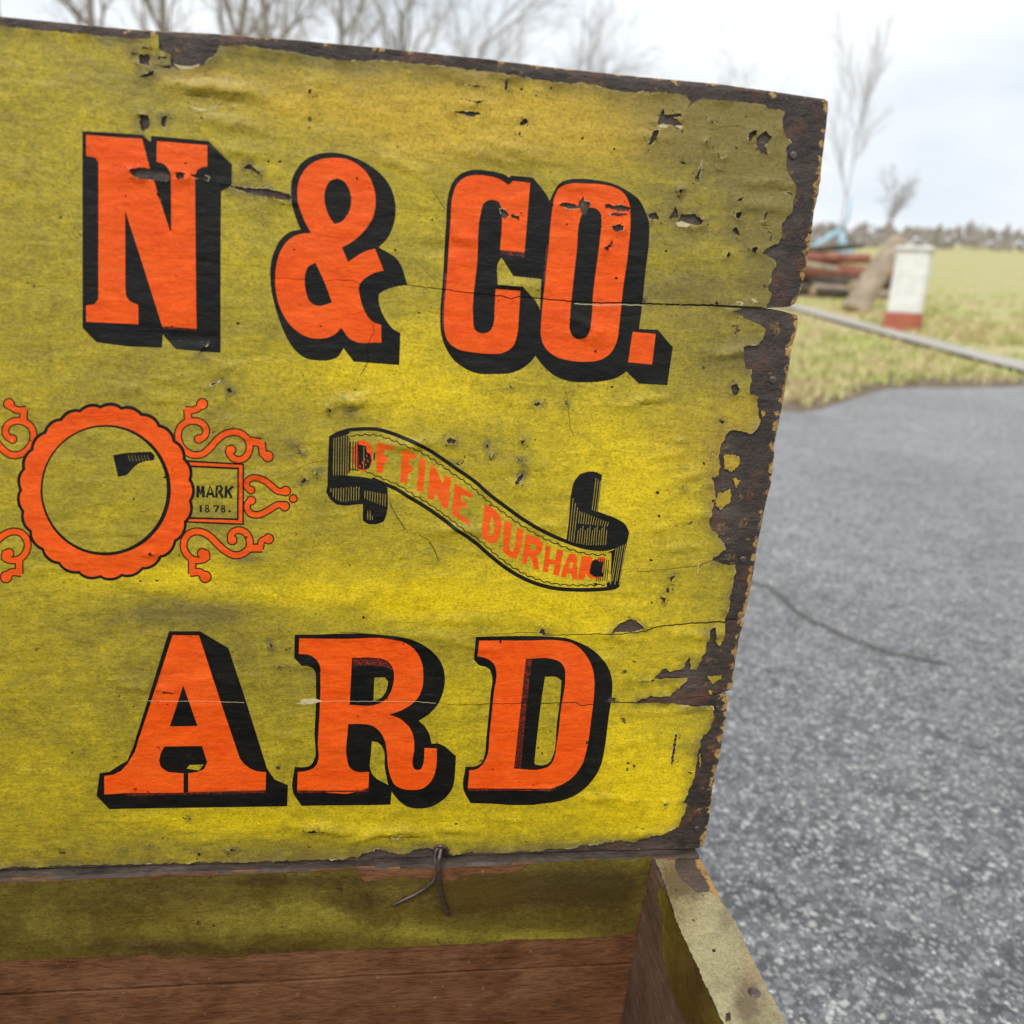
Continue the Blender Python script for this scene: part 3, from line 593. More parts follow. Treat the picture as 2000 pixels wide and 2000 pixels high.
# tone of the paper: (x, y, rx, ry, value)
STAIN = [(300,1120,160,35,.8),(500,1165,170,30,.9),(700,1180,160,35,.9),(850,1165,120,40,.6),(760,740,200,70,.75),(640,720,90,50,.5),(1000,790,170,70,.45),(1200,870,120,90,.5),(1240,970,130,110,.7),(1150,1200,200,60,.7),(1020,1150,160,60,.5),(1230,1500,110,130,.9),(1300,1560,60,100,.6),
 (900,1600,380,40,.5),(420,1600,180,25,.6),(1280,1290,110,50,.55),(1000,1370,120,70,.3),(860,640,90,60,.5),(880,1420,60,110,.35),(450,460,90,130,.15),
 (1420,300,180,160,-.65),(1520,420,90,160,-.6),(1300,230,200,80,-.5),(700,130,450,45,-.35),(1400,700,130,160,-.45),(1380,560,180,50,-.5),(1100,750,160,50,-.1),(480,1185,180,30,-.7),(330,1190,120,35,-.5),(690,1180,60,25,-.7),(300,1300,150,120,-.25),(560,1300,110,80,-.3),(340,720,170,70,-.25),(520,870,130,90,-.2),
 (270,1650,150,50,-.2),(600,1660,350,18,-.5),(1150,1655,250,18,-.6),(950,1000,150,120,.25),(700,1120,160,60,.3),(1400,1130,60,80,-.2),(1350,1440,40,60,-.2),(300,400,100,200,-.1),(1000,330,120,60,-.15),(450,1030,60,30,-.5),(330,160,120,90,-.2),(1545,255,45,60,-1.0),(1350,1640,60,35,-1.2),(1250,1655,120,14,-.9),(1410,905,40,60,-.5),(1425,960,40,60,-.6),(1400,1320,50,20,-.5),(960,195,40,14,-.9),(925,225,40,8,-.8),(560,175,45,8,-.7),(480,1090,30,10,-.9),(1300,270,30,8,-.9),(860,160,60,10,-.4),(1100,205,40,40,-.3)]
GOLD = [(900,230,210,70,.9),(700,210,180,55,.6),(560,190,110,45,.5),(1090,240,160,60,.8),(830,290,80,40,.5),(1180,290,90,50,.4),(390,155,60,22,.6),(1330,860,60,60,.45),(1425,925,45,110,.8),(1470,830,40,60,.3),(1360,1635,50,40,.6),(1400,1260,25,30,.4)]
def blobs(lst, X, Y):
    s = np.zeros(len(X))
    for (cx, cy, rx, ry, v) in lst: s += v*np.exp(-(((X-cx)/rx)**2+((Y-cy)/ry)**2))
    return s
def to_mm(pts): return [(1000*a, 1000*b) for a, b in (L(p) for p in pts)]
PAPER_J = jag(PAPER, 1.8, 5); paper_mm = to_mm(PAPER_J); paper_mm = [(max(x, 1000*U_LEFT+5), y) for x, y in paper_mm]
HOLES_J = [jag(h, 1.3, 2.2) for h in HOLES]; holes_mm = [to_mm(h) for h in HOLES_J]
for loop in [PAPER_J]+HOLES_J:                                  # pale torn fibre shows along stretches of the tears
    run = []
    for p in loop+[(0, 0)]:
        if p[0] > 245 and mnoise.noise((p[0]*.05, p[1]*.05, 12)) > .16: run.append(p)
        else:
            if len(run) > 2: FIBRES.append(stroke(run, [rg.uniform(.5, 1.5) for _ in run]))
            run = []
def nick(x, y, s):
    e = rg.uniform(.35, 1); th = rg.uniform(0, 3)
    holes_mm.append(to_mm([(x+s*math.cos(th)*math.cos(a)-s*e*math.sin(th)*math.sin(a)+rg.gauss(0, .25*s), y+s*math.sin(th)*math.cos(a)+s*e*math.cos(th)*math.sin(a)) for a in [k*math.pi/3 for k in range(6)]]))
for h_ in HOLES:                                                # crumbs missing round every tear
    for _ in range(5):
        bx_ = rg.choice(h_); nick(bx_[0]+rg.gauss(0, 7), bx_[1]+rg.gauss(0, 5), rg.choice((.8, 1.1, 1.7)))
for _ in range(330):                                            # small nicks that show the dark board
    x, y = rg.uniform(240, 1560), rg.uniform(100, 1660)
    if rg.random() > .35+.5*(x > 1000)+.25*(y < 500): continue
    s = rg.choice((1.2, 1.6, 2.2, 3.4))*rg.uniform(.7, 1.2); nick(x, y, s)
cracks_mm = [to_mm(c) for c in CRACKS]; isl_mm = [to_mm(jag(i, 1.9, 2.6)) for i in ISLANDS]; fib_mm = [to_mm(f) for f in FIBRES]
art_mm = [(k, ink, to_mm(p)) for k, ink, p in ART]
UL0 = L((-60, 900))[0]                                           # the fine mesh covers what the photo shows; plain paper runs on beyond
allp = [paper_mm]+[p for _, _, p in art_mm]+fib_mm+holes_mm+cracks_mm+isl_mm
V2, T2 = cdt(allp, (1000*U_LEFT+5, 2, 2, 418), 2.1)
cen = V2[T2].mean(1)
is_paper = inside(paper_mm, cen)
key_i = np.zeros(len(T2), int); mat_i = np.zeros(len(T2), int)
KEYS = ['paper', 'letter_n', 'ampersand', 'letter_c', 'letter_o', 'full_stop', 'letter_a', 'letter_r', 'letter_d', 'emblem', 'banner']
INKS = ['paper', 'red', 'black', 'line', 'fibre', 'over']
for k, ink, p in art_mm:
    s = inside(p, cen); mat_i[s] = INKS.index(ink)
    key_i[s] = KEYS.index(k)
for p in holes_mm+cracks_mm: is_paper &= ~inside(p, cen)
for p in isl_mm: s = inside(p, cen); is_paper |= s
for p in fib_mm: s = inside(p, cen); is_paper |= s; mat_i[s] = 4; key_i[s] = 0
U, Vv = V2[:, 0]/1000, V2[:, 1]/1000
PXX, PXY = pxof(U, Vv)
h = relief_px(PXX, PXY)*1.7
h += np.array([.35*mnoise.noise((x*.02, y*.05, 1)) + .14*mnoise.noise((x*.08, y*.22, 5)) + .05*mnoise.noise((x*.25, y*.6, 9)) for x, y in V2])
# paper lifts and curls a little along torn edges
pb = np.array(paper_mm)[::2]; pb = pb[pb[:, 0] > 1000*U_LEFT+20]
dmin = np.full(len(V2), 99.0)
for i0 in range(0, len(pb), 40):
    q = pb[i0:i0+40]; dmin = np.minimum(dmin, np.sqrt(((V2[:, None, :]-q[None])**2).sum(2)).min(1))
for hh_ in HOLES:                                               # handling dirt gathers round the tears
    q = np.array(to_mm(hh_)); near = np.where((np.abs(V2-q.mean(0)).max(1)) < 16)[0]
    if len(near): dmin[near] = np.minimum(dmin[near], 1.6*np.sqrt(((V2[near][:, None, :]-q[None])**2).sum(2)).min(1))
lift = np.array([max(0, mnoise.noise((x*.10, y*.10, 20))+.12) for x, y in V2])
h = h + 1.9*lift*np.exp(-(dmin/2.6)**2)
w = .0011 + np.maximum(h, -.8)/1000
P3 = np.stack([U, Vv*SL-w*CL, Vv*CL+w*SL], 1)
N3 = vnormals(P3, T2[is_paper])
fl = (np.cross(P3[T2[:, 1]]-P3[T2[:, 0]], P3[T2[:, 2]]-P3[T2[:, 0]])@LN) < 0
T2[fl] = T2[fl][:, ::-1]
N3 = vnormals(P3, T2[is_paper])
paper_tone = np.clip(blobs(STAIN, PXX, PXY), -1, 1.1); gold = np.clip(blobs(GOLD, PXX, PXY), 0, 1)
frn = np.array([.5+.8*mnoise.noise((x*.09, y*.09, 31))+.4*mnoise.noise((x*.3, y*.3, 33)) for x, y in V2])
paper_tone = np.clip(paper_tone - np.clip(frn, 0, 1.3)*1.25*np.exp(-(dmin/3.4)**2), -1.5, 1.1)
ATT = {'paper_tone': paper_tone, 'gold': gold}
LAB = {'paper': None, 'letter_n': 'red letter N with black drop shadow', 'ampersand': 'red ampersand with black drop shadow', 'letter_c': 'red letter C with black drop shadow', 'letter_o': 'red letter O with black drop shadow and scuffed top', 'full_stop': 'square red full stop with black shadow',
       'letter_a': 'red slab letter A with black drop shadow', 'letter_r': 'red slab letter R with black drop shadow', 'letter_d': 'red slab letter D with black drop shadow', 'emblem': 'red scalloped ring with scrolls and small trade mark tablet', 'banner': 'black outlined ribbon banner with small red lettering'}
def chest_part(P):                                              # world -> chest local (the empty has no rotation)
    return P - np.array(chest.location)
P3c = chest_part(P3)
PM = [M[i] for i in INKS]
label_obj = None
for i, k in enumerate(KEYS):
    s = is_paper & (key_i == i)
    if not s.any(): continue
    o = sub_mesh('paper_label' if i == 0 else k, P3c, N3, T2[s], mat_i[s], PM, ATT, chest if i == 0 else label_obj)
    if i == 0: label_obj = o
    if LAB[k]: o['label'] = LAB[k]
tag(label_obj, 'wrinkled yellow paper label, torn along its edges')

# ---------------- lid planks
def plank(name, outline_px, thick=.015, mat='lid_wood', edge_px=None):
    mm = to_mm(outline_px); mm = [(max(x, 1000*U_LEFT), y) for x, y in mm]
    xs, ys = [p[0] for p in mm], [p[1] for p in mm]
    v, t = cdt([mm], (min(xs)+.5, min(ys)+.5, max(xs)-.5, max(ys)-.5), 3.0)
    t = t[inside(mm, v[t].mean(1))]
    used, inv = np.unique(t, return_inverse=True); t = inv.reshape(t.shape); v = v[used]
    # outline loop = edges used once
    ec = {}
    for f in t:
        for a, b in ((f[0], f[1]), (f[1], f[2]), (f[2], f[0])): ec[(a, b)] = ec.get((a, b), 0)+1
    border = [(a, b) for (a, b) in ec if (b, a) not in ec]
    bv = np.array(sorted({a for e in border for a in e}))
    px, py = pxof(v[:, 0]/1000, v[:, 1]/1000)
    bx, by = px[bv], py[bv]
    outer = [i for i in range(len(bv)) if (bx[i] > edge_px(by[i])-9) or by[i] < 62+.1*(bx[i]-250)+9]
    d = np.full(len(v), 99.0)
    for i in outer: d = np.minimum(d, np.hypot(px-bx[i], py-by[i]))
    wear = np.exp(-((d-5.0)/8.0)**2); expo = np.exp(-(np.maximum(d-35, 0)/45.0)**2)
    rnd = -1.3*np.exp(-(d/4.5)) - .12 + .12*np.array([mnoise.noise((x*.05, y*.4, 2)) for x, y in v])
    n = len(v); wtop = rnd/1000
    top = np.array([lid_xyz(a/1000, b/1000, c) for (a, b), c in zip(v, wtop)])
    bot = np.array([lid_xyz(a/1000, b/1000, -thick) for a, b in v])
    P = chest_part(np.vstack([top, bot]))
    fn = np.cross(top[t[:, 1]]-top[t[:, 0]], top[t[:, 2]]-top[t[:, 0]])@LN
    t[fn < 0] = t[fn < 0][:, ::-1]
    ec = {(a, b) for f in t for a, b in ((f[0], f[1]), (f[1], f[2]), (f[2], f[0]))}
    sides = [(b, a, a+n, b+n) for (a, b) in ec if (b, a) not in ec]
    faces = [tuple(f) for f in t] + [tuple(f[::-1]+n) for f in t] + sides
    o = mesh_obj(name, P, faces, M[mat], chest)
    attr(o.data, 'wear', np.concatenate([wear, wear*.6])); attr(o.data, 'exposed', np.concatenate([expo, expo]))
    return o
def right_edge(y): return 1620-(y-193)*(245/1462)
TOPE = ext_left((249.8, 55.5)) + Z('TL 38,60 240,72 500,85 700,95 1100,130 1500,162 TM 0,200 250,228 500,255 900,300 1200,335 1500,370 TR 0,400 300,428 600,455 1000,510 1390,568 1412,585')
e1 = Z('TR 1412,640 1395,800 1383,900 1370,1000 1358,1120 1345,1200 1330,1290 1310,1380 1296,1490 1280,1600 1262,1700 1250,1800 MR 1240,120 1225,200 1200,290 1170,345 1130,372 1060,372')
S1L = [(p[0], p[1]-.6) for p in SEAM1[::-1][1:]]; S1R = [(p[0], p[1]+1.2) for p in SEAM1]
P1o = TOPE + e1 + S1L + ext_left(S1L[-1])
e2 = Z('MR 1075,400 1110,412 1185,430 1190,460 1180,560 1150,650 1120,662 1145,680 1135,760 1120,850 1100,960 1085,1050 1065,1150 1045,1250 1015,1390 1022,1430 1010,1520 1000,1600 975,1730 BR 945,0 925,110 900,230 885,330 870,420 855,510 840,600 820,690 800,768 780,778')
S2L = [(p[0], p[1]-.3) for p in SEAM2[::-1][1:]]; S2R = [(p[0], p[1]+.6) for p in SEAM2]
P2a = ext_left(S1R[0]) + S1R[:-1] + e2 + S2L + ext_left(S2L[-1])
e3 = Z('BR 785,790 798,800 785,850 770,900 750,1010 730,1120 715,1250 700,1300 640,1308')
S3L = [(p[0], p[1]-.4) for p in SEAM3[::-1][1:]]; S3R = [(p[0], p[1]+.8) for p in SEAM3]
P2b = ext_left(S2R[0]) + S2R[:-1] + e3 + S3L + ext_left(S3L[-1])
e4 = Z('BR 640,1325 660,1345 690,1360 680,1400 670,1450 655,1560 640,1650 620,1760 LR 600,0 585,75 570,150 552,300 530,450 515,520 500,578 450,585 200,590 0,598 LM 1700,618 1500,627 900,652 540,662 0,682 LL 1800,696 1000,716 500,728 38,738')
P3o = ext_left(S3R[0]) + S3R[:-1] + e4 + ext_left((249.8, 1691))
for o_ in (P1o, P2a, P2b, P3o): plank('lid_plank', o_, edge_px=right_edge)

# ---------------- chest body
YB = -0.0065; WALL_T = 0.018; TILT = .065
XR_IN, XR_OUT = -0.0354, -0.0039
BOT = GROUND_Z + .004
Y_FRONT = -0.385
def rough_box(name, x0, x1, y0, y1, z0, z1, mats, pick, seg=(24, 2, 6), bev=.0012, amp=.0005, shear=0.0, wearf=None, seed=0):
    "subdivided board with eased edges and slightly uneven faces; pick(normal) -> material slot"
    bm = bmesh.new(); nx, ny, nz = seg; xs = np.linspace(x0, x1, nx+1); ys = np.linspace(y0, y1, ny+1); zs = np.linspace(z0, z1, nz+1)
    if nx > 2: xs[1], xs[-2] = x0+bev, x1-bev
    if ny > 2: ys[1], ys[-2] = y0+bev, y1-bev
    if nz > 2: zs[1], zs[-2] = z0+bev, z1-bev
    cache = {}
    def vert(i, j, k):
        if (i, j, k) not in cache:
            p = Vector((xs[i], ys[j], zs[k]))
            ext = [(i in (0, nx)), (j in (0, ny)), (k in (0, nz))]
            if sum(ext) >= 2:                                   # ease edges
                c = Vector(((x0+x1)/2, (y0+y1)/2, (z0+z1)/2)); n_ = mnoise.noise(p*60+Vector((seed, 0, 0)))
                for a in range(3):
                    if ext[a]: p[a] += (bev*.45*(1.2+.9*n_))*(1 if c[a] > p[a] else -1)
            p += mnoise.noise_vector(p*25+Vector((seed, 3, 1)))*amp
            p.x += shear*p.z
            cache[(i, j, k)] = bm.verts.new(p)
        return cache[(i, j, k)]
    def quad(a, b, c, d): bm.faces.new((vert(*a), vert(*b), vert(*c), vert(*d)))
    for i in range(nx):
        for j in range(ny):
            quad((i, j, 0), (i, j+1, 0), (i+1, j+1, 0), (i+1, j, 0)); quad((i, j, nz), (i+1, j, nz), (i+1, j+1, nz), (i, j+1, nz))
        for k in range(nz):
            quad((i, 0, k), (i+1, 0, k), (i+1, 0, k+1), (i, 0, k+1)); quad((i, ny, k), (i, ny, k+1), (i+1, ny, k+1), (i+1, ny, k))
    for j in range(ny):
        for k in range(nz):
            quad((0, j, k), (0, j, k+1), (0, j+1, k+1), (0, j+1, k)); quad((nx, j, k), (nx, j+1, k), (nx, j+1, k+1), (nx, j, k+1))
    bm.normal_update()
    for f in bm.faces: f.material_index = pick(f.normal)
    wv = [wearf(v.co) if wearf else 0.0 for v in bm.verts]
    off = Vector(chest.location)
    for v in bm.verts: v.co -= off
    me = bpy.data.meshes.new(name); bm.to_mesh(me); bm.free()
    for mt in mats: me.materials.append(M[mt])
    attr(me, 'wear', wv); attr(me, 'exposed', np.full(len(wv), .5))
    return link(bpy.data.objects.new(name, me), chest)

XL_IN = U_LEFT - XR_IN; XL_OUT = U_LEFT - XR_OUT
up_pick = lambda n: 1 if n.z > .6 else 0
zs_ = on_plane(Z('LM 1400,1503')[0], 1, YB)[2]
rough_box('back_board', XL_OUT, XR_OUT-.0002, YB, YB+WALL_T, zs_+.0001, RIM_Z, ['in_wood', 'grey_wood'], up_pick, (90, 5, 10), .0014, .0006, seed=1)
rough_box('back_board', XL_OUT+.012, XR_OUT-.014, YB, YB+WALL_T, BOT, zs_-.0007, ['in_wood'], lambda n: 0, (60, 4, 8), .0003, .0006, seed=5)
rough_box('front_board', XL_OUT+.012, XR_OUT-.014, Y_FRONT-WALL_T, Y_FRONT, BOT, RIM_Z-.02, ['in_wood', 'grey_wood'], up_pick, (40, 3, 8), seed=9)
rough_box('floor_board', XL_IN+.024, XR_IN-.024, Y_FRONT+.0003, YB-.0003, BOT+.001, BOT+.016, ['in_wood'], lambda n: 0, (20, 10, 2), seed=13)
def side_wear(p): return .95*math.exp(-((p.x-TILT*p.z-XR_OUT)/.004)**2)*math.exp(-((p.z-RIM_Z)/.006)**2) + .30*math.exp(-((p.y-YB)/.03)**2)*(p.z > RIM_Z-.003)
rough_box('side_wall', XR_IN, XR_OUT, Y_FRONT-WALL_T, YB-.0004, BOT, RIM_Z-.0008, ['side_wood', 'lid_wood'], lambda n: 1 if (n.z > .5 or n.x > .5) else 0, (9, 70, 12), .0012, .0005, TILT, side_wear, seed=21)
lw = rough_box('side_wall', XL_OUT, XL_IN, Y_FRONT-WALL_T, YB-.0004, BOT, RIM_Z-.0008, ['side_wood', 'lid_wood'], lambda n: 1 if (n.z > .5 or n.x < -.5) else 0, (4, 40, 8), .0012, .0005, -TILT, None, seed=33)

def sheet(name, outline_px, holes_px, solve, place, mats, step, ridges, tones, golds, nrm, lim=None, amp=.8, base=.0007, extra=()):
    "paper pasted on a flat face; solve(px)->(a,b) metres, place(a,b,w)->xyz arrays"
    mm = [(1000*a, 1000*b) for a, b in (solve(p) for p in outline_px)]
    if lim: mm = [(min(max(x, lim[0]), lim[1]), y) for x, y in mm]
    hm = [[(1000*a, 1000*b) for a, b in (solve(p) for p in h_)] for h_ in holes_px]
    xm = [(i, [(1000*a, 1000*b) for a, b in (solve(p) for p in q)]) for i, q in extra]
    xs, ys = [p[0] for p in mm], [p[1] for p in mm]
    v, t = cdt([mm]+hm+[q for _, q in xm], (min(xs)+.4, min(ys)+.4, max(xs)-.4, max(ys)-.4), step)
    c = v[t].mean(1); keep = inside(mm, c)
    for h_ in hm: keep &= ~inside(h_, c)
    mi = np.zeros(len(t), int)
    for i, q in xm: mi[inside(q, c)] = i
    t = t[keep]; mi = mi[keep]
    P0 = place(v[:, 0]/1000, v[:, 1]/1000, np.zeros(len(v)))
    D = P0-CAM; z = D@AX_F; z = np.where(z < .02, .02, z); px, py = 1000+F_PX*(D@AX_R)/z, 1000-F_PX*(D@AX_U)/z
    hh = np.zeros(len(v))
    for (cx, cy, a, b, am, sl) in ridges:
        dx = px-cx; dy = py-cy-sl*dx
        hh += am*np.exp(-(dx/a)**2)*np.where(dy < 0, np.exp(-(dy/(1.6*b))**2), np.exp(-(dy/(.8*b))**2))
    hh += np.array([.25*mnoise.noise((x*.03, y*.07, 4))+.1*mnoise.noise((x*.12, y*.3, 8)) for x, y in v])
    wv = base+np.maximum(hh, -.45)*amp/1000
    P = place(v[:, 0]/1000, v[:, 1]/1000, wv)
    fl_ = (np.cross(P[t[:, 1]]-P[t[:, 0]], P[t[:, 2]]-P[t[:, 0]])@np.array(nrm)) < 0
    t[fl_] = t[fl_][:, ::-1]
    at = {'paper_tone': np.clip(blobs(tones, px, py), -1.2, 1.2), 'gold': np.clip(blobs(golds, px, py), 0, 1)}
    return sub_mesh(name, chest_part(P), vnormals(P, t), t, mi, [M[k] for k in mats], at, chest)

# lining paper on the back board
LIN = Z('S -1400,1800 -300,1735 LL 38,828 500,815 1000,795 1500,775 1750,750 1765,775 1790,820 1840,860 1880,845 LM 0,842 60,825 140,815 300,830 560,850 640,820 700,803 860,795 1040,782 1100,740 1150,712 1500,692 1900,682 2055,655 2040,760 2000,950 1960,1130 1932,1225 1800,1262 1500,1280 950,1292 880,1312 450,1332 0,1357 LL 1200,1385 980,1395 930,1418 420,1420 280,1432 250,1415 160,1395 38,1415 S -300,1885 -1400,1960')
sb = lambda p: (lambda q: (q[0], q[2]))(on_plane(p, 1, YB))
sheet('lining_paper', jag(LIN, 1.0, 5), [disc(Z('LL 575,1163')[0], 4.6, 12), disc(Z('LL 690,1185')[0], 2.2, 8)], sb, lambda a, b, w_: np.stack([a, np.full(len(a), YB)-w_, b], 1), ['lining', 'fibre'], 2.6,
      [(1180,1737,14,4,.7,.1),(1190,1768,30,3,.7,.05),(1155,1784,40,5,.9,.02),(1030,1778,28,3,.6,-.1),(1015,1790,25,3,.5,0),(600,1830,50,3,.3,-.1),(480,1740,80,3,.3,-.05),(380,1738,30,4,.4,.05),(450,1768,80,3,.3,-.02),(700,1800,90,4,.3,-.05),(1100,1760,10,4,.4,.2)],
      [(900,1755,70,30,-1.1),(1000,1735,120,30,-1.0),(700,1765,60,30,-.9),(1150,1730,110,40,-.9),(620,1790,120,40,.7),(430,1800,160,35,.4),(350,1750,150,25,-.4),(1030,1828,110,14,1.0),(820,1820,70,14,.8),(1180,1800,60,40,-.3),(300,1850,120,20,-.8),(550,1855,120,18,-.5),(600,1720,300,12,-.6)],
      [(400,1790,120,30,.5),(920,1740,120,40,.5)], (0, -1, 0), (1000*(XL_IN+.004), 1000*(XR_IN-.0006)), .7, .0006)
# lining strip on the right side wall
def side_solve(p):
    d = ray(*p); n_ = np.array([1, 0, -TILT]); t = (XR_IN-CAM@n_)/(d@n_); q = CAM+d*t; return (q[1], q[2])
SIDEL = Z('LR 178,850 230,910 300,1085 400,1310 500,1540 640,1856 720,2040 900,2500 560,2500 470,2150 372,1858 290,1650 240,1500 215,1400 205,1250 200,1050 172,930')
sheet('lining_paper', jag(SIDEL, .8, 5), [], side_solve, lambda a, b, w_: np.stack([XR_IN+TILT*b-w_, a, b], 1), ['lining'], 2.6, [(1330,1900,10,40,.3,1)], [(1330,1880,90,200,-.55),(1310,1850,25,60,.4),(1345,1950,20,50,-.4),(1295,1760,20,50,.7)], [(1340,1940,20,60,.5)], (-1, 0, 0), None, .6, .0006)  # first, broad tone blob is the side wall's shade painted into the strip
# worn pale paper over the top of the side wall
ts = lambda p: (lambda q: (q[0], q[1]))(on_plane(p, 2, RIM_Z))
def ntop(): return ['rim_paper', 'fibre']
M['rim_paper'] = mat_paper('pale_rim_paper', (.14, .10, .05), (.335, .285, .15), (.46, .42, .23), (.40, .24, .07))
RIMP = Z('LR 150,668 230,660 290,668 296,730 330,790 390,850 450,905 540,900 600,930 650,1000 700,1060 735,1130 770,1190 800,1270 822,1330 870,1410 920,1510 960,1590 1020,1690 1080,1830 1230,2150 1450,2600 980,2600 790,2150 648,1858 560,1672 470,1480 400,1325 330,1172 262,980 205,800')
sheet('rim_paper', jag(RIMP, 1.6, 5), [jag(h_, 1, 3) for h_ in (Z('LR 330,690 370,700 380,745 350,735'), Z('LR 660,1780 690,1770 700,1830 660,1840'), Z('LR 560,1320 580,1310 590,1335 570,1340'))], ts,
      lambda a, b, w_: np.stack([a+TILT*RIM_Z, b, np.full(len(a), RIM_Z-.0006)+w_], 1), ['rim_paper'], 2.2, [(1330,1760,20,20,.25,.5)], [(1380,1850,40,80,.4),(1330,1720,50,36,-1.0),(1460,1960,30,50,-.7),(1420,1790,20,40,-.6),(1400,1950,30,50,.3)], [(1465,1900,12,60,.4),(1330,1690,30,16,.5)], (0, 0, 1), None, .5, .0006)

def nail(px, r, mat='wire'):
    p = on_plane(px, 2, RIM_Z); bm = bmesh.new(); n = 16
    rings = [(1.0, 0.0), (1.0, .35), (.8, .6), (.35, .72)]; prev = None
    for k, (s, zz) in enumerate(rings):
        cur = [bm.verts.new((r*s*math.cos(2*math.pi*i/n)*(1+.05*math.sin(3*i)), r*s*math.sin(2*math.pi*i/n), r*zz*.55)) for i in range(n)]
        if prev:
            for i in range(n): bm.faces.new((prev[i], prev[(i+1) % n], cur[(i+1) % n], cur[i]))
        prev = cur
    bm.faces.new(prev)
    me = bpy.data.meshes.new('nail_head'); bm.to_mesh(me); bm.free(); me.materials.append(M[mat])
    me.polygons.foreach_set('use_smooth', np.ones(len(me.polygons), bool))
    o = link(bpy.data.objects.new('nail_head', me), chest)
    o.location = Vector((p[0], p[1], RIM_Z-.0004))-Vector(chest.location); return o
nail(Z('LR 865,1630')[0], .0031); nail(Z('LR 426,1105')[0], .0011)
for s_, r_ in (('TR 1150,980', .0019), ('MR 1000,900', .0021), ('BR 785,345', .0020), ('LR 450,440', .0018), ('BR 600,1420', .0013)):
    o = nail(Z(s_)[0], r_); u_, v_ = L(Z(s_)[0]); o.location = Vector(lid_xyz(u_, v_, -.0002))-Vector(chest.location); o.rotation_euler = (R(90)-LEAN, 0, 0)

def tube(name, pts, rad, mat, parent, n=10, cap=True, off=None):
    pts = [Vector(p) for p in pts]; rad = rad if isinstance(rad, (list, tuple)) else [rad]*len(pts)
    V, Fc = [], []; ref = Vector((.31, .87, .2)).normalized()
    for i, p in enumerate(pts):
        t = (pts[min(i+1, len(pts)-1)]-pts[max(0, i-1)]).normalized(); a = t.cross(ref).normalized(); b = t.cross(a)
        for k in range(n):
            an = 2*math.pi*k/n; V.append(p+(a*math.cos(an)+b*math.sin(an))*rad[i])
    for i in range(len(pts)-1):
        for k in range(n): Fc.append((i*n+k, i*n+(k+1) % n, (i+1)*n+(k+1) % n, (i+1)*n+k))
    if cap: Fc.append(tuple(range(n))[::-1]); Fc.append(tuple((len(pts)-1)*n+k for k in range(n)))
    if off is not None: V = [v-off for v in V]
    return mesh_obj(name, V, Fc, M[mat], parent, True)
# split-pin hinge: an eye through the lid edge, two legs spread inside
def hp(s, dy): return [tuple(on_plane(p, 1, YB-d)) for p, d in zip(smooth(Z(s), False, 80, 5), np.interp(np.linspace(0, 1, len(smooth(Z(s), False, 80, 5))), np.linspace(0, 1, len(dy)), dy))]
CO_ = Vector(chest.location)
leg1 = hp('LM 488,655 500,625 480,598 452,602 428,640 422,690 438,730 440,780 420,840 380,885 300,940 200,990 98,1040', [-.003, -.002, 0, .001, .003, .004, .004, .004, .003, .003, .003, .003, .002])
pin = tube('hinge_pin', leg1, [.00112]*(len(leg1)-4)+[.00108, .001, .0009, .0006], 'wire', chest, 12, True, CO_)
leg2 = hp('LM 470,605 462,650 452,700 453,800 458,890 478,985 500,1050 522,1105', [.001, .004, .005, .0052, .0045, .004, .0035, .002])
l2 = tube('pin_leg', leg2, [.00115]*(len(leg2)-3)+[.0013, .0016, .0011], 'wire', pin, 12, True, CO_)
stp = hp('LM 500,650 515,620 485,592 430,600 415,640', [-.004, -.001, .0005, -.001, -.004])
tube('pin_eye', stp, .0011, 'wire', pin, 10, True, CO_)
tag(pin, 'rusty split wire pin with spread legs hinging the lid')

# ================================================================== THE PLACE
def h_ground(x, y):
    r = math.hypot(x-CAM[0], y-CAM[1]); e = max(0.0, r-5.2) if y > -2 else 0.0
    return GROUND_Z + .080*(math.sqrt(e*e+.8*.8)-.8)
def hit(px, py, dz=0.0):
    "where the ray through a photo pixel meets the ground"
    d = ray(px, py); d = d/np.linalg.norm(d); t = .3
    while t < 400:
        P = CAM+d*t
        if P[2] < h_ground(P[0], P[1])+dz: break
        t *= 1.01
    lo, hi = t/1.01, t
    for _ in range(30):
        mdl = (lo+hi)/2; P = CAM+d*mdl
        if P[2] < h_ground(P[0], P[1])+dz: hi = mdl
        else: lo = mdl
    return CAM+d*hi
def at_dist(px, py, y):
    d = ray(px, py); return CAM+d*((y-CAM[1])/d[1])

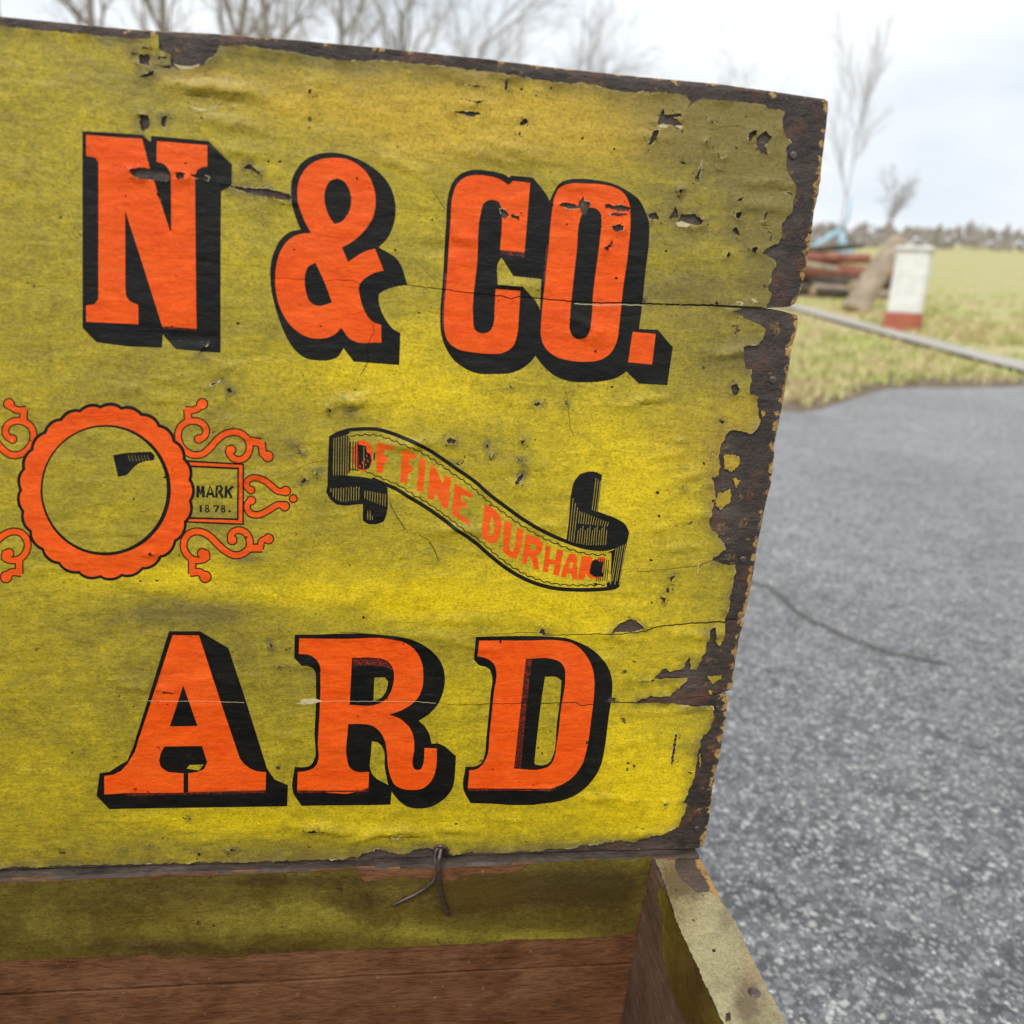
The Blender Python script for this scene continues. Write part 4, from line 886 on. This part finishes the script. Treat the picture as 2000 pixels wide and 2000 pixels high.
# ---- materials of the place
def mat_asphalt():
    t = NT('weathered_asphalt')
    big = t.noise(1.3, 5, .6); mid = t.noise(22, 6, .7); fine = t.noise(420, 5, .75)
    wob = t.mix(.010, t.co, t.noise(160, 3, .7, col=True), 'ADD')
    c = t.mix(t.ramp(mid, [(.3, 0.0), (.7, 1.0)]), (.105, .110, .118), (.255, .262, .270))
    c = t.mix(1.0, c, t.ramp(fine, [(.3, .42), (.5, 1.0), (.7, 1.7)]), 'MULTIPLY')
    hgt = t.math('MULTIPLY', mid, .8)
    for sc_, thr, amt, hh in ((210, .55, .75, .25), (120, .46, .95, .5), (74, .53, 1.0, .9)):
        v = t.voro(sc_, wob); sep = t.n.new('ShaderNodeSeparateColor'); t.l.new(t.voro(sc_, wob, out='Color'), sep.inputs[0])
        pick = t.math('ADD', sep.outputs[0], t.math('MULTIPLY', t.math('SUBTRACT', mid, .5), .9))
        edge = t.math('ADD', v, t.math('MULTIPLY', t.math('SUBTRACT', fine, .5), .55))
        msk = t.math('MULTIPLY', t.ramp(pick, [(thr, 0.0), (thr+.10, 1.0)]), t.ramp(edge, [(.34, 1.0), (.50, 0.0)]))
        scol = t.ramp(sep.outputs[2], [(.0, (.30, .31, .32)), (.4, (.52, .52, .52)), (.75, (.74, .73, .70)), (1.0, (.92, .89, .83))])
        scol = t.mix(1.0, scol, t.ramp(fine, [(.3, .7), (.7, 1.2)]), 'MULTIPLY')
        c = t.mix(t.math('MULTIPLY', msk, amt), c, scol)
        hgt = t.math('ADD', hgt, t.math('MULTIPLY', t.ramp(edge, [(.0, 1.0), (.6, 0.0)]), hh))
    c = t.mix(1.0, c, t.ramp(big, [(.35, .88), (.65, 1.12)]), 'MULTIPLY')
    t.set('Base Color', c); t.set('Roughness', .52); t.set('Specular IOR Level', .5)
    t.set('Normal', t.bump(hgt, 1.0, .005))
    return t.m
M['asphalt'] = mat_asphalt()
def mat_turf(name, mul=1.0, tuft=False):
    t = NT(name)
    n = t.noise(1.5, 6, .66, t.map((1, 1.3, 1))); n2 = t.noise(9, 5, .7); n3 = t.noise(.45, 3, .5, t.map((1, 1, 1), loc=(4, 9, 2)))
    v = t.math('ADD', n, t.math('MULTIPLY', t.math('SUBTRACT', n2, .5), .5))
    c = t.ramp(v, [(.28, (.20, .145, .09)), (.38, (.50, .41, .23)), (.47, (.54, .47, .24)), (.54, (.33, .36, .12)), (.62, (.42, .46, .14)), (.74, (.60, .50, .30))])
    c = t.mix(t.ramp(n3, [(.5, 0.0), (.68, .7)]), c, (.52, .41, .25))
    c = t.mix(1.0, c, (mul, mul, mul), 'MULTIPLY')
    t.set('Base Color', c); t.set('Roughness', .85); t.set('Specular IOR Level', .15)
    if not tuft: t.set('Normal', t.bump(n2, .8, .03))
    return t.m
M['turf'] = mat_turf('late_winter_turf'); M['grass'] = mat_turf('dry_grass', 1.15, True)
M['concrete'] = mat_simple('pale_concrete', (.44, .41, .36), .85, .2, 3, 0, .3, .01)
M['dirt'] = mat_simple('bare_soil', (.17, .125, .085), .9, .35, 6, 0, .6, .03)
M['crackm'] = mat_simple('crack_filler', (.12, .115, .10), .9, .4, 60, 0, .4, .004)
M['white'] = mat_simple('white_paint', (.76, .76, .74), .65, .14, 7, 0, .3, .01)
M['brick'] = mat_simple('red_brick', (.42, .13, .08), .85, .3, 14, 0, .4, .01)
M['roof'] = mat_simple('grey_shingle', (.12, .12, .12), .9, .3, 20)
M['bark'] = mat_simple('bare_bark', (.30, .27, .245), .9, .25, 12, 0, .5, .01)
M['redlog'] = mat_simple('reddish_timber', (.27, .105, .07), .8, .45, 5, 0, .6, .03)
M['paleLog'] = mat_simple('weathered_timber', (.36, .29, .21), .8, .35, 5, 0, .6, .03)
M['darklog'] = mat_simple('dark_timber', (.09, .07, .055), .85, .4, 6, 0, .6, .03)
M['endgrain'] = mat_simple('cut_end', (.46, .33, .2), .8, .2, 20)
M['blue'] = mat_simple('blue_machine_paint', (.34, .54, .68), .5, .12, 4, 0, 0)
M['pebble'] = mat_simple('loose_stone', (.40, .38, .35), .8, .5, 25, 0, .3, .002)

# ---- terrain, asphalt, verge
def polar(name, radii_fn, nA, nR, dz, mat, power=1.6):
    V, Fc = [], []
    for i in range(nA):
        a = 2*math.pi*i/nA; rs = radii_fn(a)
        for j in range(nR+1):
            r = rs*(j/nR)**power if j else 0.0
            x, y = CAM[0]+r*math.sin(a), CAM[1]+r*math.cos(a)
            V.append((x, y, h_ground(x, y)+dz))
    for i in range(nA):
        i2 = (i+1) % nA
        for j in range(nR):
            if j == 0: Fc.append((i*(nR+1), i*(nR+1)+1, i2*(nR+1)+1)[::-1] if False else (i*(nR+1), i2*(nR+1)+1, i*(nR+1)+1))
            else: Fc.append((i*(nR+1)+j, i2*(nR+1)+j, i2*(nR+1)+j+1, i*(nR+1)+j+1))
    return mesh_obj(name, V, Fc, M[mat], None, True)
tag(polar('ground', lambda a: 900.0, 160, 150, -.03, 'turf', 3.0), kind='structure')
pe = [hit(*p) for p in Z('MR 1080,1128 1180,1138 1300,1120 1420,1088 1560,1050 1700,1010 1880,960')] 
az = [math.atan2(p[0]-CAM[0], p[1]-CAM[1]) for p in pe]; rr_ = [math.hypot(p[0]-CAM[0], p[1]-CAM[1]) for p in pe]
def r_edge(a, extra=0.0):
    a = (a+math.pi) % (2*math.pi)-math.pi
    xs_ = [-math.pi, -1.6, -.9, -.3] + az + [az[-1]+.12, az[-1]+.35, 1.5, math.pi]; ys_ = [30, 14, 7, 5.2] + rr_ + [rr_[-1]*1.10, rr_[-1]*1.28, 20, 30]
    r = float(np.interp(a, xs_, ys_))
    return r*(1+.018*mnoise.noise((a*30, 1, 2))+.012*mnoise.noise((a*90, 4, 2))) + extra*(1+.5*mnoise.noise((a*40, 9, 9)))
tag(polar('bare_soil_verge', lambda a: r_edge(a, .75), 360, 60, -.014, 'dirt'), kind='structure')
asphalt = tag(polar('asphalt_drive', lambda a: r_edge(a), 360, 90, 0.0, 'asphalt'), kind='structure')
def ribbon(name, pts, w, dz, mat, kind='structure', parent=None):
    V, Fc = [], []; n = len(pts)
    for i, p in enumerate(pts):
        a, b = np.array(pts[max(0, i-1)][:2]), np.array(pts[min(n-1, i+1)][:2]); t = (b-a)/np.linalg.norm(b-a); nn = np.array([-t[1], t[0]])
        ww = max(.0012, w*(1+1.3*mnoise.noise((i*.45, 2, 5)))/2) if parent else w/2
        for s in (-1, 0, 1):
            q = np.array(p[:2])+nn*ww*s; V.append((q[0], q[1], h_ground(*q)+dz))
    for i in range(n-1):
        for k in range(2): Fc.append((i*3+k, i*3+k+1, (i+1)*3+k+1, (i+1)*3+k))
    o = mesh_obj(name, V, Fc, M[mat], parent)
    if not parent: tag(o, kind=kind)
    return o
ck = [hit(*p) for p in jag(Z('BR 300,380 600,430 860,510 930,530 1010,570 1100,650 1200,740 1300,800 1450,870 1600,940 1750,990 1890,1030 2300,1120'), 2.2, 8, False)]
ribbon('crack', ck, .012, .003, 'crackm', parent=asphalt)
p0, p1 = hit(1565, 603), hit(1748, 652); dd = (p1-p0)/np.linalg.norm(p1-p0)
ribbon('concrete_path', [p0+dd*s for s in np.linspace(-14, 12, 40)], .36, .012, 'concrete')

# loose stones and grass: nobody could count them
def stuff_mesh(name, V, Fc, mat, label, cat):
    o = mesh_obj(name, V, Fc, M[mat]); tag(o, label, cat, kind='stuff'); return o
rs = random.Random(5)
V, Fc = [], []
for _ in range(2600):
    x, y = rs.uniform(.02, 2.6), rs.uniform(-.6, 4.5)
    if rs.random() > .4+.6*(y < 1.5): continue
    s = rs.choice((.0018, .0024, .0032, .0045))*rs.uniform(.8, 1.3); b = len(V); z = h_ground(x, y); th = rs.uniform(0, 6.3); e = rs.uniform(.55, 1)
    for k in range(5):
        a = th+2*math.pi*k/5; jr = rs.uniform(.6, 1.25); V.append((x+s*jr*math.cos(a), y+s*jr*e*math.sin(a), z-.0003))
    for k in range(5):
        a = th+.3+2*math.pi*k/5; jr = rs.uniform(.35, .8); V.append((x+jr*s*math.cos(a), y+jr*s*e*math.sin(a), z+s*rs.uniform(.3, .6)))
    for k in range(5): Fc.append((b+k, b+(k+1) % 5, b+5+(k+1) % 5, b+5+k))
    Fc.append(tuple(b+5+k for k in range(5)))
stuff_mesh('loose_gravel', V, Fc, 'pebble', 'small pale stone chips scattered over the grey asphalt', 'gravel')
V, Fc = [], []
for _ in range(46000):
    a = rs.uniform(-1.7, 1.7); r0 = r_edge(a)+.35+.3*mnoise.noise((a*25, 7, 1)); r = r0+(abs(rs.gauss(0, 1))*6.5)
    x, y = CAM[0]+r*math.sin(a), CAM[1]+r*math.cos(a); z = h_ground(x, y)-.015
    if mnoise.noise((x*.8, y*.8, 3)) < -.25: continue
    q = np.array([x, y]); tq = (q-p0[:2])@dd[:2]
    if np.linalg.norm(q-p0[:2]-dd[:2]*tq) < .34: continue
    for _k in range(3):
        th = rs.uniform(0, 6.28); hh_ = rs.uniform(.035, .085); ln = rs.uniform(.3, 1.1)*hh_; wd = .006+.0006*r; b = len(V)
        cx, cy = x+rs.gauss(0, .03), y+rs.gauss(0, .03)
        V += [(cx-wd*math.sin(th), cy+wd*math.cos(th), z), (cx+wd*math.sin(th), cy-wd*math.cos(th), z), (cx+ln*math.cos(th), cy+ln*math.sin(th), z+hh_)]; Fc.append((b, b+1, b+2))
stuff_mesh('grass', V, Fc, 'grass', 'short green and straw coloured grass beyond the asphalt', 'grass')

# ---- white gatepost at the right
hb = hit(1722, 641); hv = hb[:2]-CAM[:2]; hv = hv/np.linalg.norm(hv); hx = np.array([hv[1], -hv[0]])            # hx: to the right
pillar = empty('white_gatepost', (hb[0], hb[1], hb[2])); pillar.rotation_euler.z = math.atan2(hx[1], hx[0])-R(8)
tag(pillar, 'low white painted gatepost on a red brick footing beside the grass', 'post')
def boxm(name, lo, hi, mat, parent, bev=0.0):
    bm = bmesh.new(); bmesh.ops.create_cube(bm, size=1)
    for v in bm.verts:
        for a in range(3): v.co[a] = lo[a]+(v.co[a]+.5)*(hi[a]-lo[a])
    if bev: bmesh.ops.bevel(bm, geom=bm.edges[:], offset=bev, segments=2, affect='EDGES')
    me = bpy.data.meshes.new(name); bm.to_mesh(me); bm.free(); me.materials.append(M[mat])
    return link(bpy.data.objects.new(name, me), parent)
boxm('shaft', (.02, .02, .2), (.42, .42, 1.0), 'white', pillar, .02)
boxm('brick_footing', (0, 0, -.3), (.44, .44, .215), 'brick', pillar, .015)
boxm('cap', (-.02, -.02, .99), (.46, .46, 1.06), 'white', pillar, .03)

# ---- logs
def log(name, A, B, ra, rb, mat, label, cat='log', group=None, seed=0, n=18, seg=14):
    A, B = np.array(A), np.array(B); d = (B-A); ln = np.linalg.norm(d); d = d/ln
    a = np.cross(d, [.1, .2, 1]); a = a/np.linalg.norm(a); b = np.cross(d, a); V, Fc, mi = [], [], []
    for i in range(seg+1):
        s = i/seg; c = A+(B-A)*s + a*.04*math.sin(s*5+seed)*ra*4
        for k in range(n):
            an = 2*math.pi*k/n; r = (ra+(rb-ra)*s)*(1+.16*mnoise.noise((math.cos(an)*1.5+seed, math.sin(an)*1.5, s*ln*1.3))+.05*mnoise.noise((math.cos(an)*6+seed, math.sin(an)*6, s*ln*5)))
            V.append(c+(a*math.cos(an)+b*math.sin(an))*r-A)
    for i in range(seg):
        for k in range(n): Fc.append((i*n+k, i*n+(k+1) % n, (i+1)*n+(k+1) % n, (i+1)*n+k)); mi.append(0)
    o = mesh_obj(name, V, Fc, M[mat], None, True); o.location = A
    mesh_obj('cut_end', [V[k] for k in range(n)], [tuple(range(n))[::-1]], M['endgrain'], o)
    mesh_obj('cut_end', [V[seg*n+k] for k in range(n)], [tuple(range(n))], M['endgrain'], o)
    return tag(o, label, cat, group)
lb = hit(1668, 606); lt = at_dist(1752, 470, lb[1]+.35); lb = lb-np.array([0, 0, .05])
log('leaning_log', lb, lt, .23, .15, 'paleLog', 'thick weathered log leaning up towards the white gatepost', seed=3)
c0 = hit(1630, 580); rt = np.array([AX_R[0], AX_R[1]]); rt = rt/np.linalg.norm(rt); dp = np.array([-rt[1], rt[0]])
def lp(s, dep, z, tilt=0.0, yaw=0.0, ln=2.6):
    c = c0[:2]+rt*s+dp*dep; di = rt*math.cos(yaw)+dp*math.sin(yaw)
    A, B = c-di*ln/2, c+di*ln/2
    zg = h_ground(*c)
    return (A[0], A[1], zg+z-tilt), (B[0], B[1], zg+z+tilt)
LOGS = [(-1.1, .3, .14, .0, .05, 3.4, .15, 'darklog', 'dark log lying lowest in the timber pile behind the path'), (.55, .15, .11, .0, -.12, 1.9, .11, 'paleLog', 'pale grey log lying in front of the reddish timber pile'),
        (-.6, .65, .17, .0, .0, 3.6, .17, 'darklog', 'thick dark log at the back of the timber pile'), (-1.0, .45, .46, .04, .08, 3.2, .18, 'redlog', 'thick reddish log lying on top of the timber pile'),
        (.55, .5, .47, -.03, -.1, 2.4, .16, 'redlog', 'shorter reddish log on top of the timber pile, nearer the white gatepost'), (-.3, .5, .74, .05, .03, 2.2, .12, 'redlog', 'thin reddish log topmost on the timber pile')]
LOGS += [(-1.6, -.15, .10, .0, .3, 1.6, .10, 'darklog', 'short dark log lying askew before the timber pile'), (.0, .0, .09, .0, .5, 1.3, .085, 'darklog', 'thin dark log lying askew in front of the timber pile'),
         (.95, .35, .34, .14, .6, 1.7, .08, 'paleLog', 'thin pale log propped slantwise on the timber pile'), (-.9, .25, .66, -.12, -.4, 1.8, .07, 'paleLog', 'thin weathered pole lying slantwise over the reddish logs'),
         (.35, .2, .30, .05, -.25, 1.6, .12, 'darklog', 'short dark log wedged under the reddish logs'), (1.35, .6, .13, .0, .2, 1.6, .13, 'darklog', 'dark log end of the pile beside the leaning log'), (.1, .75, .95, .1, .35, 1.5, .07, 'darklog', 'thin dark branch sticking up out of the timber pile')]
for i, (s, de, z, ti, ya, ln, r, mt, lab) in enumerate(LOGS):
    A, B = lp(s, de, z, ti, ya, ln); log('fallen_log', A, B, r, r*.85, mt, lab, 'log', None, i*7+1)

# ---- pale blue boom crane far off
yc = 60.0
def cp(px, py): return at_dist(px, py, yc)
base = cp(1645, 515); gz = h_ground(base[0], base[1])
crane = empty('boom_crane', (base[0], base[1], gz)); tag(crane, 'pale blue folding boom crane far behind the timber pile', 'crane'); co = Vector((base[0], base[1], gz))
tube('mast', [(base[0], base[1], gz), tuple(cp(1641, 452))], [.36, .28], 'blue', crane, 8, True, co)
tube('lower_boom', [tuple(cp(1560, 500)), tuple(cp(1642, 448))], [.15, .2], 'blue', crane, 8, True, co)
tube('upper_boom', [tuple(cp(1642, 448)), tuple(cp(1657, 424)), tuple(cp(1662, 385))], [.16, .12, .08], 'blue', crane, 8, True, co)
cb = boxm('cab', (-.55, -.5, .1), (.6, .5, .9), 'blue', crane, .1)
# ---- low far-off wood along the skyline, one mass
V, Fc = [], []
for _ in range(9000):
    a = rs.uniform(-.9, 1.4); r = rs.uniform(165, 215); x, y = CAM[0]+r*math.sin(a), CAM[1]+r*math.cos(a); g0 = h_ground(x, y)
    top = 3.6+1.6*mnoise.noise((a*14, 2, 1))+1.0*mnoise.noise((a*60, 5, 1)); z = g0+top*rs.random()**.8
    s = rs.uniform(.35, .9); b = len(V); th = rs.uniform(0, 6.28)
    V += [(x+s*math.cos(th), y+s*math.sin(th), z-s*.6), (x-s*math.cos(th), y-s*math.sin(th), z-s*.4), (x+rs.gauss(0, .3), y+rs.gauss(0, .3), z+s*1.3)]; Fc.append((b, b+1, b+2))
stuff_mesh('distant_woods', V, Fc, 'bark', 'low grey leafless wood along the far skyline', 'woods')
# ---- trees without leaves
def grow(seed, height, levels=4, spread=.55, lean=0.0, rad=None):
    g = random.Random(seed); trunk, crown = ([], []), ([], [])
    def seg(buf, a, b, ra, rb, n):
        V, Fc = buf; d = (b-a).normalized(); u = d.orthogonal().normalized(); w_ = d.cross(u); k0 = len(V)
        for p, r in ((a, ra), (b, rb)):
            for k in range(n): an = 2*math.pi*k/n; V.append(p+(u*math.cos(an)+w_*math.sin(an))*r)
        for k in range(n): Fc.append((k0+k, k0+(k+1) % n, k0+n+(k+1) % n, k0+n+k))
    def branch(p, d, ln, r, lv):
        buf = trunk if lv == 0 else crown; ns = 6 if lv == 0 else (4 if lv < 3 else 3); n = 9 if lv == 0 else (5 if lv == 1 else 3)
        for i in range(ns):
            s = (i+1)/ns; d = (d+Vector((g.gauss(0, .10), g.gauss(0, .10), g.gauss(.03, .06)))*(1 if lv else .45)).normalized(); q = p+d*ln/ns
            r2 = r*(1-.75/ns) if lv else r*(1-.13)
            seg(buf, p, q, r, r2, n); p, r = q, r2
            if lv < levels and (i >= (2 if lv == 0 else 0)):
                for _ in range(g.choice((1, 2, 2)) if lv else g.choice((2, 3))):
                    ax = d.orthogonal().normalized(); ax.rotate(Matrix.Rotation(g.uniform(0, 6.28), 3, d))
                    dn = (d+ax*g.uniform(.5, 1.1)*spread*1.6).normalized()
                    branch(p, dn, ln*g.uniform(.38, .58)*(1.0 if lv else .8), max(r*g.uniform(.4, .62), .006), lv+1)
    branch(Vector((0, 0, -.2)), Vector((lean, 0, 1)).normalized(), height*.72, rad or height*.016, 0)
    return trunk, crown
def bare_tree(loc, seed, height, label, group=None, levels=4, **kw):
    tr, cr_ = grow(seed, height, levels, **kw); e = empty('bare_tree', loc); tag(e, label, 'tree', group)
    mesh_obj('trunk', *tr, M['bark'], e, True); mesh_obj('crown', *cr_, M['bark'], e, True)
    return e
def gpt(px, dist):
    d = ray(px, 600); k = math.hypot(d[0], d[1]); x, y = CAM[0]+d[0]/k*dist, CAM[1]+d[1]/k*dist
    return (x, y, h_ground(x, y))
lab = 'leafless grey tree standing behind the open chest lid'; gr = 'bare trees behind the lid'
for i, (px, dist, hgt) in enumerate([(60, 27, 11.5), (210, 33, 13), (340, 26, 11), (445, 30, 12.5), (555, 23, 9.6), (660, 34, 12.5), (800, 38, 12.2), (905, 40, 12.0), (1110, 46, 11.5)]):
    bare_tree(gpt(px, dist), 40+i, hgt, lab, gr)
bare_tree(gpt(1440, 60), 71, 12.0, 'leafless tree rising over the lid corner, faint in the distance', None, 4)
bare_tree(gpt(1612, 30), 83, 7.2, 'slender young leafless tree between the lid and the blue crane', None, 3, lean=.16, rad=.028, spread=.22)
bare_tree(gpt(1712, 80), 91, 7.0, 'leafless tree far behind the timber pile beside the blue crane', None, 4)
